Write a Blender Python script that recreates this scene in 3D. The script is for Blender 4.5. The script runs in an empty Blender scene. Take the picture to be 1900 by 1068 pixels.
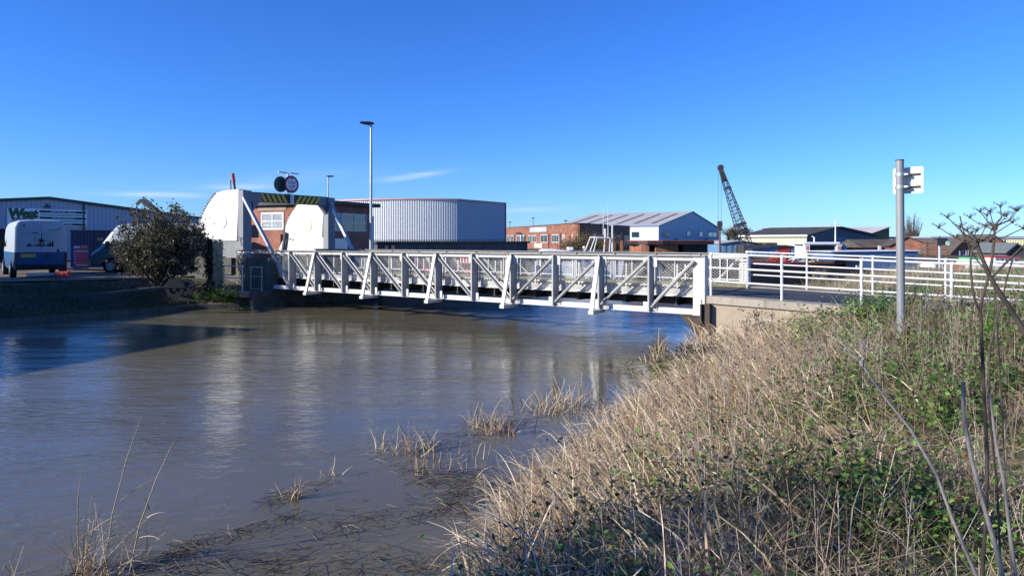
import bpy, bmesh, math, random
import numpy as np
from mathutils import Vector, Matrix
random.seed(7); rng = np.random.default_rng(11)
S = bpy.context.scene
COL = S.collection

# ---------------------------------------------------------------- camera
EYE = 1.65; F = 1267.0; HOR = 446.0
cam_d = bpy.data.cameras.new("Camera"); cam = bpy.data.objects.new("Camera", cam_d); COL.objects.link(cam)
cam.location = (0, 0, EYE); cam.rotation_euler = (math.radians(90), 0, 0)
cam_d.sensor_width = 36; cam_d.lens = 36*F/1900; cam_d.shift_y = -88.0/1900
cam_d.clip_start = 0.1; cam_d.clip_end = 3000
S.camera = cam
S.render.resolution_x = 1024; S.render.resolution_y = 575

# ---------------------------------------------------------------- light
SUN = Vector((-0.93, -0.37, 0)).normalized()
EL = math.radians(22)
sdir = Vector((SUN.x*math.cos(EL), SUN.y*math.cos(EL), math.sin(EL)))
ld = bpy.data.lights.new("Sun", 'SUN'); ld.energy = 5.0; ld.angle = math.radians(0.5); ld.color = (1, 0.945, 0.84)
lo = bpy.data.objects.new("Sun", ld); COL.objects.link(lo)
lo.rotation_euler = (-sdir).to_track_quat('-Z', 'Y').to_euler(); lo.location = (-20, -12, 20)

w = bpy.data.worlds.new("World"); S.world = w; w.use_nodes = True
nt = w.node_tree; N = nt.nodes; L = nt.links
for n in list(N): N.remove(n)
out = N.new('ShaderNodeOutputWorld'); bg = N.new('ShaderNodeBackground'); bg.inputs['Strength'].default_value = 0.09
sky = N.new('ShaderNodeTexSky'); sky.sky_type = 'NISHITA'; sky.sun_disc = False
sky.sun_elevation = EL; sky.sun_rotation = math.atan2(SUN.x, SUN.y)
sky.altitude = 10; sky.air_density = 1.0; sky.dust_density = 0.05; sky.ozone_density = 4.0
hsv = N.new('ShaderNodeHueSaturation'); hsv.inputs['Saturation'].default_value = 1.15; hsv.inputs['Value'].default_value = 1.0
gm = N.new('ShaderNodeMix'); gm.data_type = 'RGBA'; gm.blend_type = 'MULTIPLY'; gm.inputs['Factor'].default_value = 1
gm.inputs['B'].default_value = (0.52, 0.84, 1.50, 1)
L.new(sky.outputs[0], hsv.inputs['Color']); L.new(hsv.outputs[0], gm.inputs['A'])
# thin high cirrus wisps low in the sky, as sky texture by direction
tc = N.new('ShaderNodeTexCoord'); sep = N.new('ShaderNodeSeparateXYZ'); L.new(tc.outputs['Generated'], sep.inputs[0])
def mth(op, a, b=None, c=None, tree=None):
    t = tree or nt
    m = t.nodes.new('ShaderNodeMath'); m.operation = op
    for i, v in enumerate((a, b, c)):
        if v is None: continue
        if isinstance(v, (int, float)): m.inputs[i].default_value = v
        else: t.links.new(v, m.inputs[i])
    return m.outputs[0]
ax = mth('DIVIDE', sep.outputs[0], mth('MAXIMUM', sep.outputs[1], 0.05))
az = mth('DIVIDE', sep.outputs[2], mth('MAXIMUM', sep.outputs[1], 0.05))
def wisp(cx, cz, wx, wz, tilt, amp):
    dx = mth('SUBTRACT', ax, cx); dz = mth('SUBTRACT', mth('SUBTRACT', az, cz), mth('MULTIPLY', dx, tilt))
    a = mth('DIVIDE', dx, wx); b = mth('DIVIDE', dz, wz)
    r = mth('ADD', mth('MULTIPLY', a, a), mth('MULTIPLY', b, b))
    return mth('MULTIPLY', mth('POWER', 2.718, mth('MULTIPLY', r, -1.0)), amp)
acc = None
for a in ((-0.145, 0.094, 0.045, 0.004, 0.13, 0.55), (-0.52, 0.067, 0.07, 0.0035, -0.02, 0.6), (-0.40, 0.078, 0.05, 0.004, 0.02, 0.45),
          (0.02, 0.045, 0.06, 0.004, 0.02, 0.25), (-0.33, 0.09, 0.12, 0.012, 0.08, 0.12)):
    v = wisp(*a); acc = v if acc is None else mth('ADD', acc, v)
cmb = N.new('ShaderNodeCombineXYZ'); L.new(mth('MULTIPLY', ax, 9.0), cmb.inputs[0]); L.new(mth('MULTIPLY', az, 110.0), cmb.inputs[1])
nz = N.new('ShaderNodeTexNoise'); nz.inputs['Scale'].default_value = 1.6; nz.inputs['Detail'].default_value = 6; L.new(cmb.outputs[0], nz.inputs['Vector'])
cl = mth('MULTIPLY', acc, mth('MULTIPLY', nz.outputs['Fac'], 1.5)); cl = mth('MINIMUM', cl, 1.0)
mx = N.new('ShaderNodeMix'); mx.data_type = 'RGBA'; L.new(cl, mx.inputs['Factor']); L.new(gm.outputs['Result'], mx.inputs['A']); mx.inputs['B'].default_value = (6.2, 6.9, 8.0, 1)
L.new(mx.outputs['Result'], bg.inputs[0]); L.new(bg.outputs[0], out.inputs[0])

S.view_settings.view_transform = 'Standard'; S.view_settings.look = 'None'; S.view_settings.exposure = 0.65; S.view_settings.gamma = 1
S.render.engine = 'CYCLES'

# ---------------------------------------------------------------- placing helpers
U = Vector((0.829, -0.559, 0)); V = Vector((0.559, 0.829, 0))      # along the bridge (right-near) / across it (away)
B0 = Vector((5.1, 18.0, 0))
def P(px, py, Y): return Vector(((px-950)/F*Y, Y, EYE-(py-HOR)*Y/F))
def onplane(px, py, z):
    Y = (EYE-z)*F/(py-HOR); return Vector(((px-950)/F*Y, Y, z))
def bt(px, wv=0.0):                                                # distance t along bridge for a pixel column on plane w
    r = (px-950)/F; X0 = 5.1+.559*wv; Y0 = 18+.829*wv
    return (X0-r*Y0)/(.829+.559*r)
def bz(px, py, wv=0.0):
    t = bt(px, wv); Y = 18+.829*wv+.559*t; return t, EYE-(py-HOR)*Y/F

# ---------------------------------------------------------------- materials
def new_mat(name):
    m = bpy.data.materials.new(name); m.use_nodes = True
    nt = m.node_tree; b = nt.nodes['Principled BSDF']; return m, nt, b
def M(name, col, rough=.65, metal=0.0, var=.2, scale=3.0, dirt=None, dirt_amt=.35, streak=False, bump=.0, bscale=30, spec=.4):
    m, nt, b = new_mat(name); N = nt.nodes; L = nt.links
    tc = N.new('ShaderNodeTexCoord'); mp = N.new('ShaderNodeMapping'); L.new(tc.outputs['Object'], mp.inputs[0])
    if streak: mp.inputs['Scale'].default_value = (1, 1, .18)
    n1 = N.new('ShaderNodeTexNoise'); n1.inputs['Scale'].default_value = scale; n1.inputs['Detail'].default_value = 8; n1.inputs['Roughness'].default_value = .65
    L.new(mp.outputs[0], n1.inputs['Vector'])
    dark = tuple(c*(1-var) for c in col); lite = tuple(min(1, c*(1+var*.6)) for c in col)
    r = N.new('ShaderNodeValToRGB'); r.color_ramp.elements[0].position = .3; r.color_ramp.elements[1].position = .7
    r.color_ramp.elements[0].color = (*dark, 1); r.color_ramp.elements[1].color = (*lite, 1)
    L.new(n1.outputs['Fac'], r.inputs[0]); c = r.outputs[0]
    if dirt:
        n2 = N.new('ShaderNodeTexNoise'); n2.inputs['Scale'].default_value = scale*2.7; n2.inputs['Detail'].default_value = 10; n2.inputs['Roughness'].default_value = .75
        L.new(mp.outputs[0], n2.inputs['Vector'])
        r2 = N.new('ShaderNodeValToRGB'); r2.color_ramp.elements[0].position = .68-dirt_amt*.35; r2.color_ramp.elements[1].position = .80-dirt_amt*.2
        L.new(n2.outputs['Fac'], r2.inputs[0])
        mx = N.new('ShaderNodeMix'); mx.data_type = 'RGBA'; L.new(r2.outputs[0], mx.inputs['Factor']); L.new(c, mx.inputs['A']); mx.inputs['B'].default_value = (*dirt, 1)
        c = mx.outputs['Result']
    L.new(c, b.inputs['Base Color'])
    rr = N.new('ShaderNodeMapRange'); rr.inputs['To Min'].default_value = max(0, rough-.1); rr.inputs['To Max'].default_value = min(1, rough+.12)
    L.new(n1.outputs['Fac'], rr.inputs[0]); L.new(rr.outputs[0], b.inputs['Roughness'])
    b.inputs['Metallic'].default_value = metal; b.inputs['Specular IOR Level'].default_value = spec
    if bump:
        n3 = N.new('ShaderNodeTexNoise'); n3.inputs['Scale'].default_value = bscale; n3.inputs['Detail'].default_value = 6; L.new(tc.outputs['Object'], n3.inputs['Vector'])
        bp = N.new('ShaderNodeBump'); bp.inputs['Strength'].default_value = bump; bp.inputs['Distance'].default_value = .02
        L.new(n3.outputs['Fac'], bp.inputs['Height']); L.new(bp.outputs[0], b.inputs['Normal'])
    return m
def brick_mat(name, c1, c2, mortar, bw=.225, bh=.075, dirt=None):
    m, nt, b = new_mat(name); N = nt.nodes; L = nt.links
    tc = N.new('ShaderNodeTexCoord'); sp = N.new('ShaderNodeSeparateXYZ'); L.new(tc.outputs['Object'], sp.inputs[0])
    cb = N.new('ShaderNodeCombineXYZ'); L.new(mth('ADD', sp.outputs[0], sp.outputs[1], tree=nt), cb.inputs[0]); L.new(sp.outputs[2], cb.inputs[1])
    br = N.new('ShaderNodeTexBrick'); L.new(cb.outputs[0], br.inputs['Vector'])
    br.inputs['Scale'].default_value = 1; br.inputs['Brick Width'].default_value = bw; br.inputs['Row Height'].default_value = bh
    br.inputs['Mortar Size'].default_value = .006; br.inputs['Color1'].default_value = (*c1, 1); br.inputs['Color2'].default_value = (*c2, 1); br.inputs['Mortar'].default_value = (*mortar, 1)
    n1 = N.new('ShaderNodeTexNoise'); n1.inputs['Scale'].default_value = 1.3; n1.inputs['Detail'].default_value = 8; L.new(tc.outputs['Object'], n1.inputs['Vector'])
    mr = N.new('ShaderNodeMapRange'); mr.inputs['From Min'].default_value = .3; mr.inputs['From Max'].default_value = .7; mr.inputs['To Min'].default_value = .6; mr.inputs['To Max'].default_value = 1.15
    L.new(n1.outputs['Fac'], mr.inputs[0])
    mx = N.new('ShaderNodeMix'); mx.data_type = 'RGBA'; mx.blend_type = 'MULTIPLY'; mx.inputs['Factor'].default_value = 1
    L.new(br.outputs['Color'], mx.inputs['A']); L.new(mr.outputs[0], mx.inputs['B']); L.new(mx.outputs['Result'], b.inputs['Base Color'])
    b.inputs['Roughness'].default_value = .85
    bp = N.new('ShaderNodeBump'); bp.inputs['Strength'].default_value = .4; bp.inputs['Distance'].default_value = .01; bp.invert = True
    L.new(br.outputs['Fac'], bp.inputs['Height']); L.new(bp.outputs[0], b.inputs['Normal'])
    return m
def attr_mat(name, rough=.7, transl=0.0, spec=.25):
    m, nt, b = new_mat(name); N = nt.nodes; L = nt.links
    a = N.new('ShaderNodeAttribute'); a.attribute_name = 'Col'
    L.new(a.outputs['Color'], b.inputs['Base Color']); b.inputs['Roughness'].default_value = rough; b.inputs['Specular IOR Level'].default_value = spec
    if transl:
        t = N.new('ShaderNodeBsdfTranslucent'); L.new(a.outputs['Color'], t.inputs[0])
        ms = N.new('ShaderNodeMixShader'); ms.inputs[0].default_value = transl
        L.new(b.outputs[0], ms.inputs[1]); L.new(t.outputs[0], ms.inputs[2]); L.new(ms.outputs[0], N['Material Output'].inputs[0])
    return m

RUST = (.16, .07, .035)
white = M('white_paint', (.56, .555, .53), .5, var=.09, scale=2.2, dirt=(.28, .20, .12), dirt_amt=.36, streak=True, bump=.15, bscale=18)
white2 = M('white_rail_paint', (.58, .58, .57), .4, var=.06, scale=6, dirt=(.3, .22, .16), dirt_amt=.12)
towerw = M('white_segment_paint', (.58, .575, .55), .5, var=.05, scale=1.4, dirt=(.40, .35, .26), dirt_amt=.22, streak=True, bump=.12, bscale=5)
postgrey = M('grey_white_post_paint', (.34, .34, .335), .5, var=.12, scale=4, dirt=(.2, .17, .13), dirt_amt=.25, streak=True)
colgrey = M('blue_grey_paint_and_shade', (.20, .21, .22), .5, var=.15, scale=3, dirt=(.3, .29, .27), dirt_amt=.25, streak=True)
diaggrey = M('shade_grey_diagonal', (.24, .24, .235), .55, var=.2, scale=6, dirt=(.45, .44, .42), dirt_amt=.25)  # shade on the legs' sun-averted sides is put into this grey
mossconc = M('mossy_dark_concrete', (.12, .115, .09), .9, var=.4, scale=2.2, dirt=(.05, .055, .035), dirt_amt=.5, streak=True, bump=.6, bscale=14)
darkrust = M('blackened_rusty_steel', (.06, .045, .038), .8, var=.4, scale=5, dirt=(.13, .06, .035), dirt_amt=.3, bump=.3)
topgrey = M('weathered_chord_top', (.25, .24, .22), .7, var=.25, scale=5, dirt=(.1, .09, .07), dirt_amt=.5)
steelgrey = M('galvanised_steel', (.42, .44, .45), .42, metal=.55, var=.12, scale=8)
darksteel = M('dark_steel', (.05, .05, .055), .6, var=.3, scale=6)
rusty = M('rusty_steel', (.17, .075, .04), .8, var=.45, scale=4, dirt=(.05, .03, .025), dirt_amt=.5, bump=.3)
rustlite = M('rusted_plate', (.30, .13, .07), .75, var=.4, scale=2, dirt=(.1, .045, .03), dirt_amt=.5, streak=True, bump=.2)
blacksteel = M('black_hull', (.022, .022, .025), .55, var=.4, scale=3, dirt=(.08, .05, .03), dirt_amt=.25)
concrete = M('concrete', (.34, .30, .245), .9, var=.28, scale=1.6, dirt=(.14, .12, .085), dirt_amt=.45, streak=True, bump=.5, bscale=22)
concrete_lite = M('board_marked_concrete', (.32, .265, .20), .9, var=.25, scale=1.1, dirt=(.44, .39, .31), dirt_amt=.25, bump=.5, bscale=16)
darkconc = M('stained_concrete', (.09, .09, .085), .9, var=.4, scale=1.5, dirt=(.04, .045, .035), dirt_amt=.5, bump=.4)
greywall = M('grey_rendered_wall', (.105, .105, .105), .85, var=.35, scale=.8, dirt=(.05, .05, .05), dirt_amt=.5, streak=True)
asphalt = M('asphalt', (.055, .055, .057), .8, var=.3, scale=1.5, dirt=(.11, .1, .085), dirt_amt=.35, bump=.4, bscale=60)
black = M('black_rubber', (.018, .018, .02), .75, var=.3)
glass = M('window_glass', (.03, .045, .06), .08, var=.3, spec=.9)
glasslite = M('curtained_window_glass', (.30, .33, .34), .12, var=.25, scale=1.5, spec=.8)
yellow = M('hazard_yellow', (.85, .50, .02), .5, var=.2, scale=6, dirt=(.12, .08, .03), dirt_amt=.3)
hblack = M('hazard_black', (.03, .03, .03), .5, var=.3, scale=6)
brickred = brick_mat('red_brick', (.36, .12, .075), (.27, .085, .055), (.24, .19, .16))
brickorange = brick_mat('orange_brick', (.30, .12, .07), (.22, .085, .055), (.24, .18, .14), .45, .15)
brickgrey = brick_mat('sooty_grey_brick', (.13, .115, .095), (.085, .075, .065), (.16, .145, .12))
silver = M('silver_cladding', (.66, .67, .67), .5, metal=.0, var=.06, scale=.5, dirt=(.45, .45, .44), dirt_amt=.15, streak=True)
blueclad = M('plain_grey_cladding', (.33, .37, .44), .5, var=.04, scale=.3)
redtrim = M('red_trim', (.42, .06, .08), .5, var=.15)
pinktrim = M('faded_pink_trim', (.55, .30, .30), .5, var=.15)
warewall = M('pale_blue_grey_cladding', (.34, .40, .47), .5, var=.06, scale=.6)
darkgreen = M('dark_green_trim', (.03, .06, .055), .5)
roofgrey = M('fibre_cement_roof', (.42, .40, .39), .8, var=.15, scale=.35, dirt=(.28, .27, .26), dirt_amt=.3)
roofdark = M('dark_roof', (.06, .055, .052), .85, var=.3, scale=.6)
rooftile = M('brown_tile_roof', (.09, .075, .065), .9, var=.3, scale=.8, dirt=(.14, .12, .09), dirt_amt=.3)
skylight = M('dull_rooflight', (.16, .15, .14), .6, var=.15)
shedwhite = M('white_shed_cladding', (.72, .71, .67), .6, var=.05, scale=.4)
shedblue = M('pale_blue_shed_cladding', (.40, .47, .54), .6, var=.05, scale=.3)
bluetrim = M('blue_trim', (.03, .13, .32), .5, var=.1)
cream = M('cream_cladding', (.46, .42, .33), .7, var=.12, scale=.5)
slate = M('slate_blue_cladding', (.06, .085, .11), .6, var=.12, scale=.5)
midblue = M('mid_blue_cladding', (.11, .22, .36), .55, var=.12, scale=.6)
boatblue = M('boat_blue_paint', (.09, .17, .31), .45, var=.2, scale=1.5, dirt=(.05, .06, .08), dirt_amt=.3)
yellowclad = M('pale_yellow_cladding', (.70, .66, .38), .7, var=.04, scale=.3)
boatwhite = M('boat_white_gelcoat', (.78, .79, .8), .3, var=.05)
redpaint = M('red_paint', (.5, .05, .035), .5, var=.2)
redplastic = M('red_plastic', (.62, .06, .07), .5, var=.12)
greenpaint = M('green_paint', (.10, .42, .20), .6, var=.2)
orangepaint = M('orange_paint', (.65, .13, .04), .5, var=.2)
vanwhite = M('van_white_paint', (.36, .40, .44), .4, var=.05, scale=1.5, dirt=(.26, .24, .2), dirt_amt=.12, spec=.3)
vanblue = M('van_blue_paint', (.02, .085, .21), .4, var=.12, scale=1.5, spec=.25)
vanteal = M('van_teal_grey_paint', (.10, .16, .17), .3, var=.1, spec=.6)
bark = M('bark', (.11, .085, .065), .9, var=.35, scale=20)
hog = M('dead_hogweed_stem', (.07, .055, .045), .85, var=.4, scale=30, dirt=(.15, .12, .1), dirt_amt=.35)
hogblue = M('weathered_grey_stem', (.24, .22, .21), .8, var=.3, scale=25, dirt=(.12, .1, .09), dirt_amt=.3)
signblack = M('sign_black', (.02, .02, .025), .5)
signwhite = M('sign_white', (.8, .8, .8), .5, var=.04)
signgreen = M('sign_green', (.01, .10, .05), .5)
teal = M('sign_teal', (.16, .45, .42), .5, var=.1)
purple = M('poster_purple', (.10, .06, .30), .5)
posterred = M('poster_red', (.5, .06, .10), .5)
posterlime = M('poster_lime', (.35, .45, .06), .5)
plateyellow = M('plate_yellow', (.75, .55, .03), .4)
veg = attr_mat('plant_tint', .75, .0)
vegleaf = attr_mat('leaf_tint', .5, .3, .35)

# ---------------------------------------------------------------- mesh builder
class MB:
    def __init__(s): s.v = []; s.f = []; s.m = []; s.cm = 0
    def add(s, vs, fs, m=None):
        o = len(s.v); s.v += [tuple(v) for v in vs]; s.f += [tuple(i+o for i in f) for f in fs]; s.m += [s.cm if m is None else m]*len(fs); return s
    def box(s, x0, x1, y0, y1, z0, z1, m=None):
        if x0 > x1: x0, x1 = x1, x0
        if y0 > y1: y0, y1 = y1, y0
        if z0 > z1: z0, z1 = z1, z0
        return s.add([(x0, y0, z0), (x1, y0, z0), (x1, y1, z0), (x0, y1, z0), (x0, y0, z1), (x1, y0, z1), (x1, y1, z1), (x0, y1, z1)],
              [(0, 3, 2, 1), (4, 5, 6, 7), (0, 1, 5, 4), (1, 2, 6, 5), (2, 3, 7, 6), (3, 0, 4, 7)], m)
    def beam(s, a, b, wd, ht, side=None, m=None):
        a = Vector(a); b = Vector(b); d = (b-a).normalized()
        sd = Vector(side) if side else (Vector((0, 0, 1)).cross(d) if abs(d.z) < .98 else Vector((1, 0, 0)))
        sd = (sd-d*sd.dot(d)).normalized(); up = d.cross(sd)
        vs = [p+sd*sx*wd/2+up*sy*ht/2 for p in (a, b) for sx, sy in ((-1, -1), (1, -1), (1, 1), (-1, 1))]
        return s.add(vs, [(0, 3, 2, 1), (4, 5, 6, 7), (0, 1, 5, 4), (1, 2, 6, 5), (2, 3, 7, 6), (3, 0, 4, 7)], m)
    def tube(s, pts, r, n=8, m=None, cap=True):
        pts = [Vector(p) for p in pts]; R = r if isinstance(r, (list, tuple)) else [r]*len(pts)
        o = len(s.v); ref = None
        for i, p in enumerate(pts):
            d = (pts[min(i+1, len(pts)-1)]-pts[max(i-1, 0)]).normalized()
            if ref is None: ref = d.orthogonal().normalized()
            ref = (ref-d*ref.dot(d)).normalized(); bi = d.cross(ref)
            for k in range(n):
                a = 2*math.pi*k/n; s.v.append(tuple(p+(ref*math.cos(a)+bi*math.sin(a))*R[i]))
        fs = []
        for i in range(len(pts)-1):
            for k in range(n):
                k2 = (k+1) % n; fs.append((o+i*n+k, o+i*n+k2, o+(i+1)*n+k2, o+(i+1)*n+k))
        if cap: fs.append(tuple(o+k for k in range(n))[::-1]); fs.append(tuple(o+(len(pts)-1)*n+k for k in range(n)))
        s.f += fs; s.m += [s.cm if m is None else m]*len(fs); return s
    def prism(s, poly, vec, m=None):                               # poly: 3D points, extruded by vec
        n = len(poly); p = [Vector(q) for q in poly]; v = Vector(vec)
        vs = p+[q+v for q in p]
        return s.add(vs, [tuple(range(n))[::-1], tuple(range(n, 2*n))]+[(i, (i+1) % n, (i+1) % n+n, i+n) for i in range(n)], m)
    def disc(s, c, nrm, r, th, n=32, m=None, rin=0):
        nrm = Vector(nrm).normalized(); a = nrm.orthogonal().normalized(); b = nrm.cross(a); c = Vector(c)
        ring = [c+(a*math.cos(2*math.pi*k/n)+b*math.sin(2*math.pi*k/n))*r for k in range(n)]
        if not rin: return s.prism(ring, nrm*th, m)
        ri = [c+(a*math.cos(2*math.pi*k/n)+b*math.sin(2*math.pi*k/n))*rin for k in range(n)]
        vs = ring+ri+[p+nrm*th for p in ring]+[p+nrm*th for p in ri]; fs = []
        for k in range(n):
            j = (k+1) % n; fs += [(k, j, n+j, n+k)[::-1], (2*n+k, 2*n+j, 3*n+j, 3*n+k), (k, j, 2*n+j, 2*n+k), (n+k, n+j, 3*n+j, 3*n+k)[::-1]]
        return s.add(vs, fs, m)
    def build(s, name, mats, parent=None, bevel=0, smooth=False):
        me = bpy.data.meshes.new(name); me.from_pydata(s.v, [], s.f); 
        mats = mats if isinstance(mats, (list, tuple)) else [mats]
        for mm in mats: me.materials.append(mm)
        if len(mats) > 1: me.polygons.foreach_set('material_index', s.m)
        bm = bmesh.new(); bm.from_mesh(me); bmesh.ops.recalc_face_normals(bm, faces=bm.faces); bm.to_mesh(me); bm.free()
        if smooth: me.polygons.foreach_set('use_smooth', [True]*len(me.polygons))
        me.update()
        o = bpy.data.objects.new(name, me); COL.objects.link(o)
        if parent: o.parent = parent
        if bevel:
            bv = o.modifiers.new('b', 'BEVEL'); bv.width = bevel; bv.segments = 2; bv.limit_method = 'ANGLE'; bv.angle_limit = math.radians(40)
        if smooth:
            try:
                md = o.modifiers.new('es', 'EDGE_SPLIT'); md.split_angle = math.radians(38)
            except Exception: pass
        return o
def tag(o, label, cat, group=None):
    o['label'] = label; o['category'] = cat
    if group: o['group'] = group
    return o
def thing(name, label, cat, loc=(0, 0, 0), rz=0, group=None):
    o = bpy.data.objects.new(name, None); COL.objects.link(o); o.location = loc; o.rotation_euler = (0, 0, rz); o.empty_display_size = .3
    return tag(o, label, cat, group)
def struct(o): o['kind'] = 'structure'; return o
def copy_tree(o, parent=None):
    c = o.copy(); COL.objects.link(c)
    if parent: c.parent = parent
    for ch in list(o.children): copy_tree(ch, c)
    return c
def text(s, size, origin, xd, yd, mat, parent, name='lettering', ext=.004, align='CENTER', bold=0.0, shear=0.0, lead=1.0):
    cu = bpy.data.curves.new('t', 'FONT'); cu.body = s; cu.size = size; cu.extrude = ext; cu.align_x = align; cu.align_y = 'CENTER'; cu.offset = bold; cu.shear = shear; cu.resolution_u = 3
    cu.space_character = lead
    to = bpy.data.objects.new('t', cu); COL.objects.link(to)
    dg = bpy.context.evaluated_depsgraph_get(); me = bpy.data.meshes.new_from_object(to.evaluated_get(dg))
    bpy.data.objects.remove(to)
    xd = Vector(xd).normalized(); yd = Vector(yd).normalized(); zd = xd.cross(yd)
    mt = Matrix((xd, yd, zd)).transposed().to_4x4(); mt.translation = Vector(origin); me.transform(mt)
    me.materials.clear(); me.materials.append(mat)
    o = bpy.data.objects.new(name, me); COL.objects.link(o)
    if parent: o.parent = parent
    return o

# numpy mesh with per-vertex tint
def npmesh(name, V_, Q, C_, mat, parent=None, smooth=False):
    me = bpy.data.meshes.new(name); nv = len(V_); nq = len(Q); k = Q.shape[1]
    me.vertices.add(nv); me.vertices.foreach_set('co', np.ascontiguousarray(V_, dtype=np.float32).ravel())
    me.loops.add(nq*k); me.loops.foreach_set('vertex_index', np.ascontiguousarray(Q, dtype=np.int32).ravel())
    me.polygons.add(nq); me.polygons.foreach_set('loop_start', np.arange(0, nq*k, k, dtype=np.int32)); me.polygons.foreach_set('loop_total', np.full(nq, k, dtype=np.int32))
    ca = me.color_attributes.new('Col', 'FLOAT_COLOR', 'POINT')
    c4 = np.ones((nv, 4), dtype=np.float32); c4[:, :3] = C_; ca.data.foreach_set('color', c4.ravel())
    me.materials.append(mat); me.update(calc_edges=True); me.validate()
    if smooth: me.polygons.foreach_set('use_smooth', [True]*nq)
    o = bpy.data.objects.new(name, me); COL.objects.link(o)
    if parent: o.parent = parent
    return o
def ribbons(base, az, lean, length, width, droop, col, segs=4, tri=False, kink=0.0, tipw=.15):
    """curved tapering blades; lean = angle from vertical at the base, droop = extra lean reached at the tip"""
    n = len(base); pts = np.zeros((n, segs+1, 3)); pts[:, 0] = base
    for i in range(segs):
        a = lean+droop*((i+.5)/segs)**1.5+(rng.normal(0, kink, n) if kink else 0)
        st = (length/segs)[:, None]
        d = np.stack([np.cos(az)*np.sin(a), np.sin(az)*np.sin(a), np.cos(a)], 1)
        pts[:, i+1] = pts[:, i]+d*st
        if kink: az = az+rng.normal(0, kink, n)
    ta = rng.uniform(0, 2*np.pi, n)
    sd = np.stack([np.cos(ta), np.sin(ta), rng.uniform(-.3, .3, n)], 1)
    wv = width[:, None]*np.linspace(1, tipw, segs+1)[None, :]*.5
    Lf = pts-sd[:, None, :]*wv[:, :, None]; Rt = pts+sd[:, None, :]*wv[:, :, None]
    V_ = np.stack([Lf, Rt], 2).reshape(-1, 3)
    b = (np.arange(n)*(segs+1)*2)[:, None]; i = (np.arange(segs)*2)[None, :]
    q0 = b+i; Q = np.stack([q0, q0+1, q0+3, q0+2], 2).reshape(-1, 4)
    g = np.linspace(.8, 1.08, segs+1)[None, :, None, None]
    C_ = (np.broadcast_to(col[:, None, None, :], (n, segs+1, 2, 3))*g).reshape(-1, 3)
    return V_, Q, C_
def sticks(base, tip, r0, r1, col, bend=.0):
    """thin 3-sided stems, two segments"""
    n = len(base); mid = (base+tip)/2+rng.normal(0, 1, (n, 3))*bend[:, None]
    P3 = np.stack([base, mid, tip], 1); R3 = np.stack([r0, (r0+r1)/2, r1], 1)
    d = tip-base; d /= np.linalg.norm(d, axis=1)[:, None]+1e-9
    a = np.cross(d, rng.normal(0, 1, (n, 3))); a /= np.linalg.norm(a, axis=1)[:, None]+1e-9; b = np.cross(d, a)
    V_ = np.zeros((n, 3, 3, 3))
    for k in range(3):
        t = 2*np.pi*k/3; V_[:, :, k] = P3+(a*np.cos(t)+b*np.sin(t))[:, None, :]*R3[:, :, None]
    V_ = V_.reshape(-1, 3); Q = []
    bs = np.arange(n)*9
    for s_ in range(2):
        for k in range(3):
            k2 = (k+1) % 3; Q.append(np.stack([bs+s_*3+k, bs+s_*3+k2, bs+(s_+1)*3+k2, bs+(s_+1)*3+k], 1))
    Q = np.concatenate(Q); C_ = np.repeat(col, 9, axis=0)
    return V_, Q, C_
def leaves(cen, size, col, up=.6, aspect=.7):
    """small folded leaves: two quads about a midrib"""
    n = len(cen); az = rng.uniform(0, 2*np.pi, n); tl = rng.normal(0, up, n)
    d = np.stack([np.cos(az)*np.cos(tl), np.sin(az)*np.cos(tl), np.sin(tl)], 1)
    s_ = np.cross(d, np.array([0, 0, 1.0])); s_ /= np.linalg.norm(s_, axis=1)[:, None]+1e-6
    rl = rng.normal(0, .5, n)[:, None]; nn = np.cross(s_, d); s2 = s_*np.cos(rl)+nn*np.sin(rl); nn = np.cross(s2, d)
    L_ = size[:, None]; W_ = L_*aspect*.5
    a = cen-d*L_*.5; e = cen+d*L_*.5; m = cen-nn*L_*.07
    rag = rng.uniform(.75, 1.2, (n, 1))
    l1 = cen-d*L_*.25+s2*W_*rag+nn*L_*.08; l2 = cen+d*L_*.14+s2*W_*.85+nn*L_*.08; r1 = cen-d*L_*.25-s2*W_*.95+nn*L_*.08; r2 = cen+d*L_*.14-s2*W_*.85*rag+nn*L_*.08
    V_ = np.stack([a, l1, l2, e, r2, r1, m], 1).reshape(-1, 3); b = np.arange(n)*7
    Q = np.concatenate([np.stack([b, b+1, b+2, b+6], 1), np.stack([b+6, b+2, b+3, b+4], 1), np.stack([b, b+6, b+4, b+5], 1)])
    return V_, Q, np.repeat(col, 7, axis=0)
def merge(parts):
    Vs, Qs, Cs = [], [], []; o = 0
    for V_, Q, C_ in parts: Vs.append(V_); Qs.append(Q+o); Cs.append(C_); o += len(V_)
    return np.concatenate(Vs), np.concatenate(Qs), np.concatenate(Cs)
def tint(n, cols, jit=.2):
    cols = np.array(cols); c = cols[rng.integers(0, len(cols), n)]
    return np.clip(c*rng.uniform(1-jit, 1+jit, (n, 1))*rng.uniform(.94, 1.06, (n, 3)), 0, 1)
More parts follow.
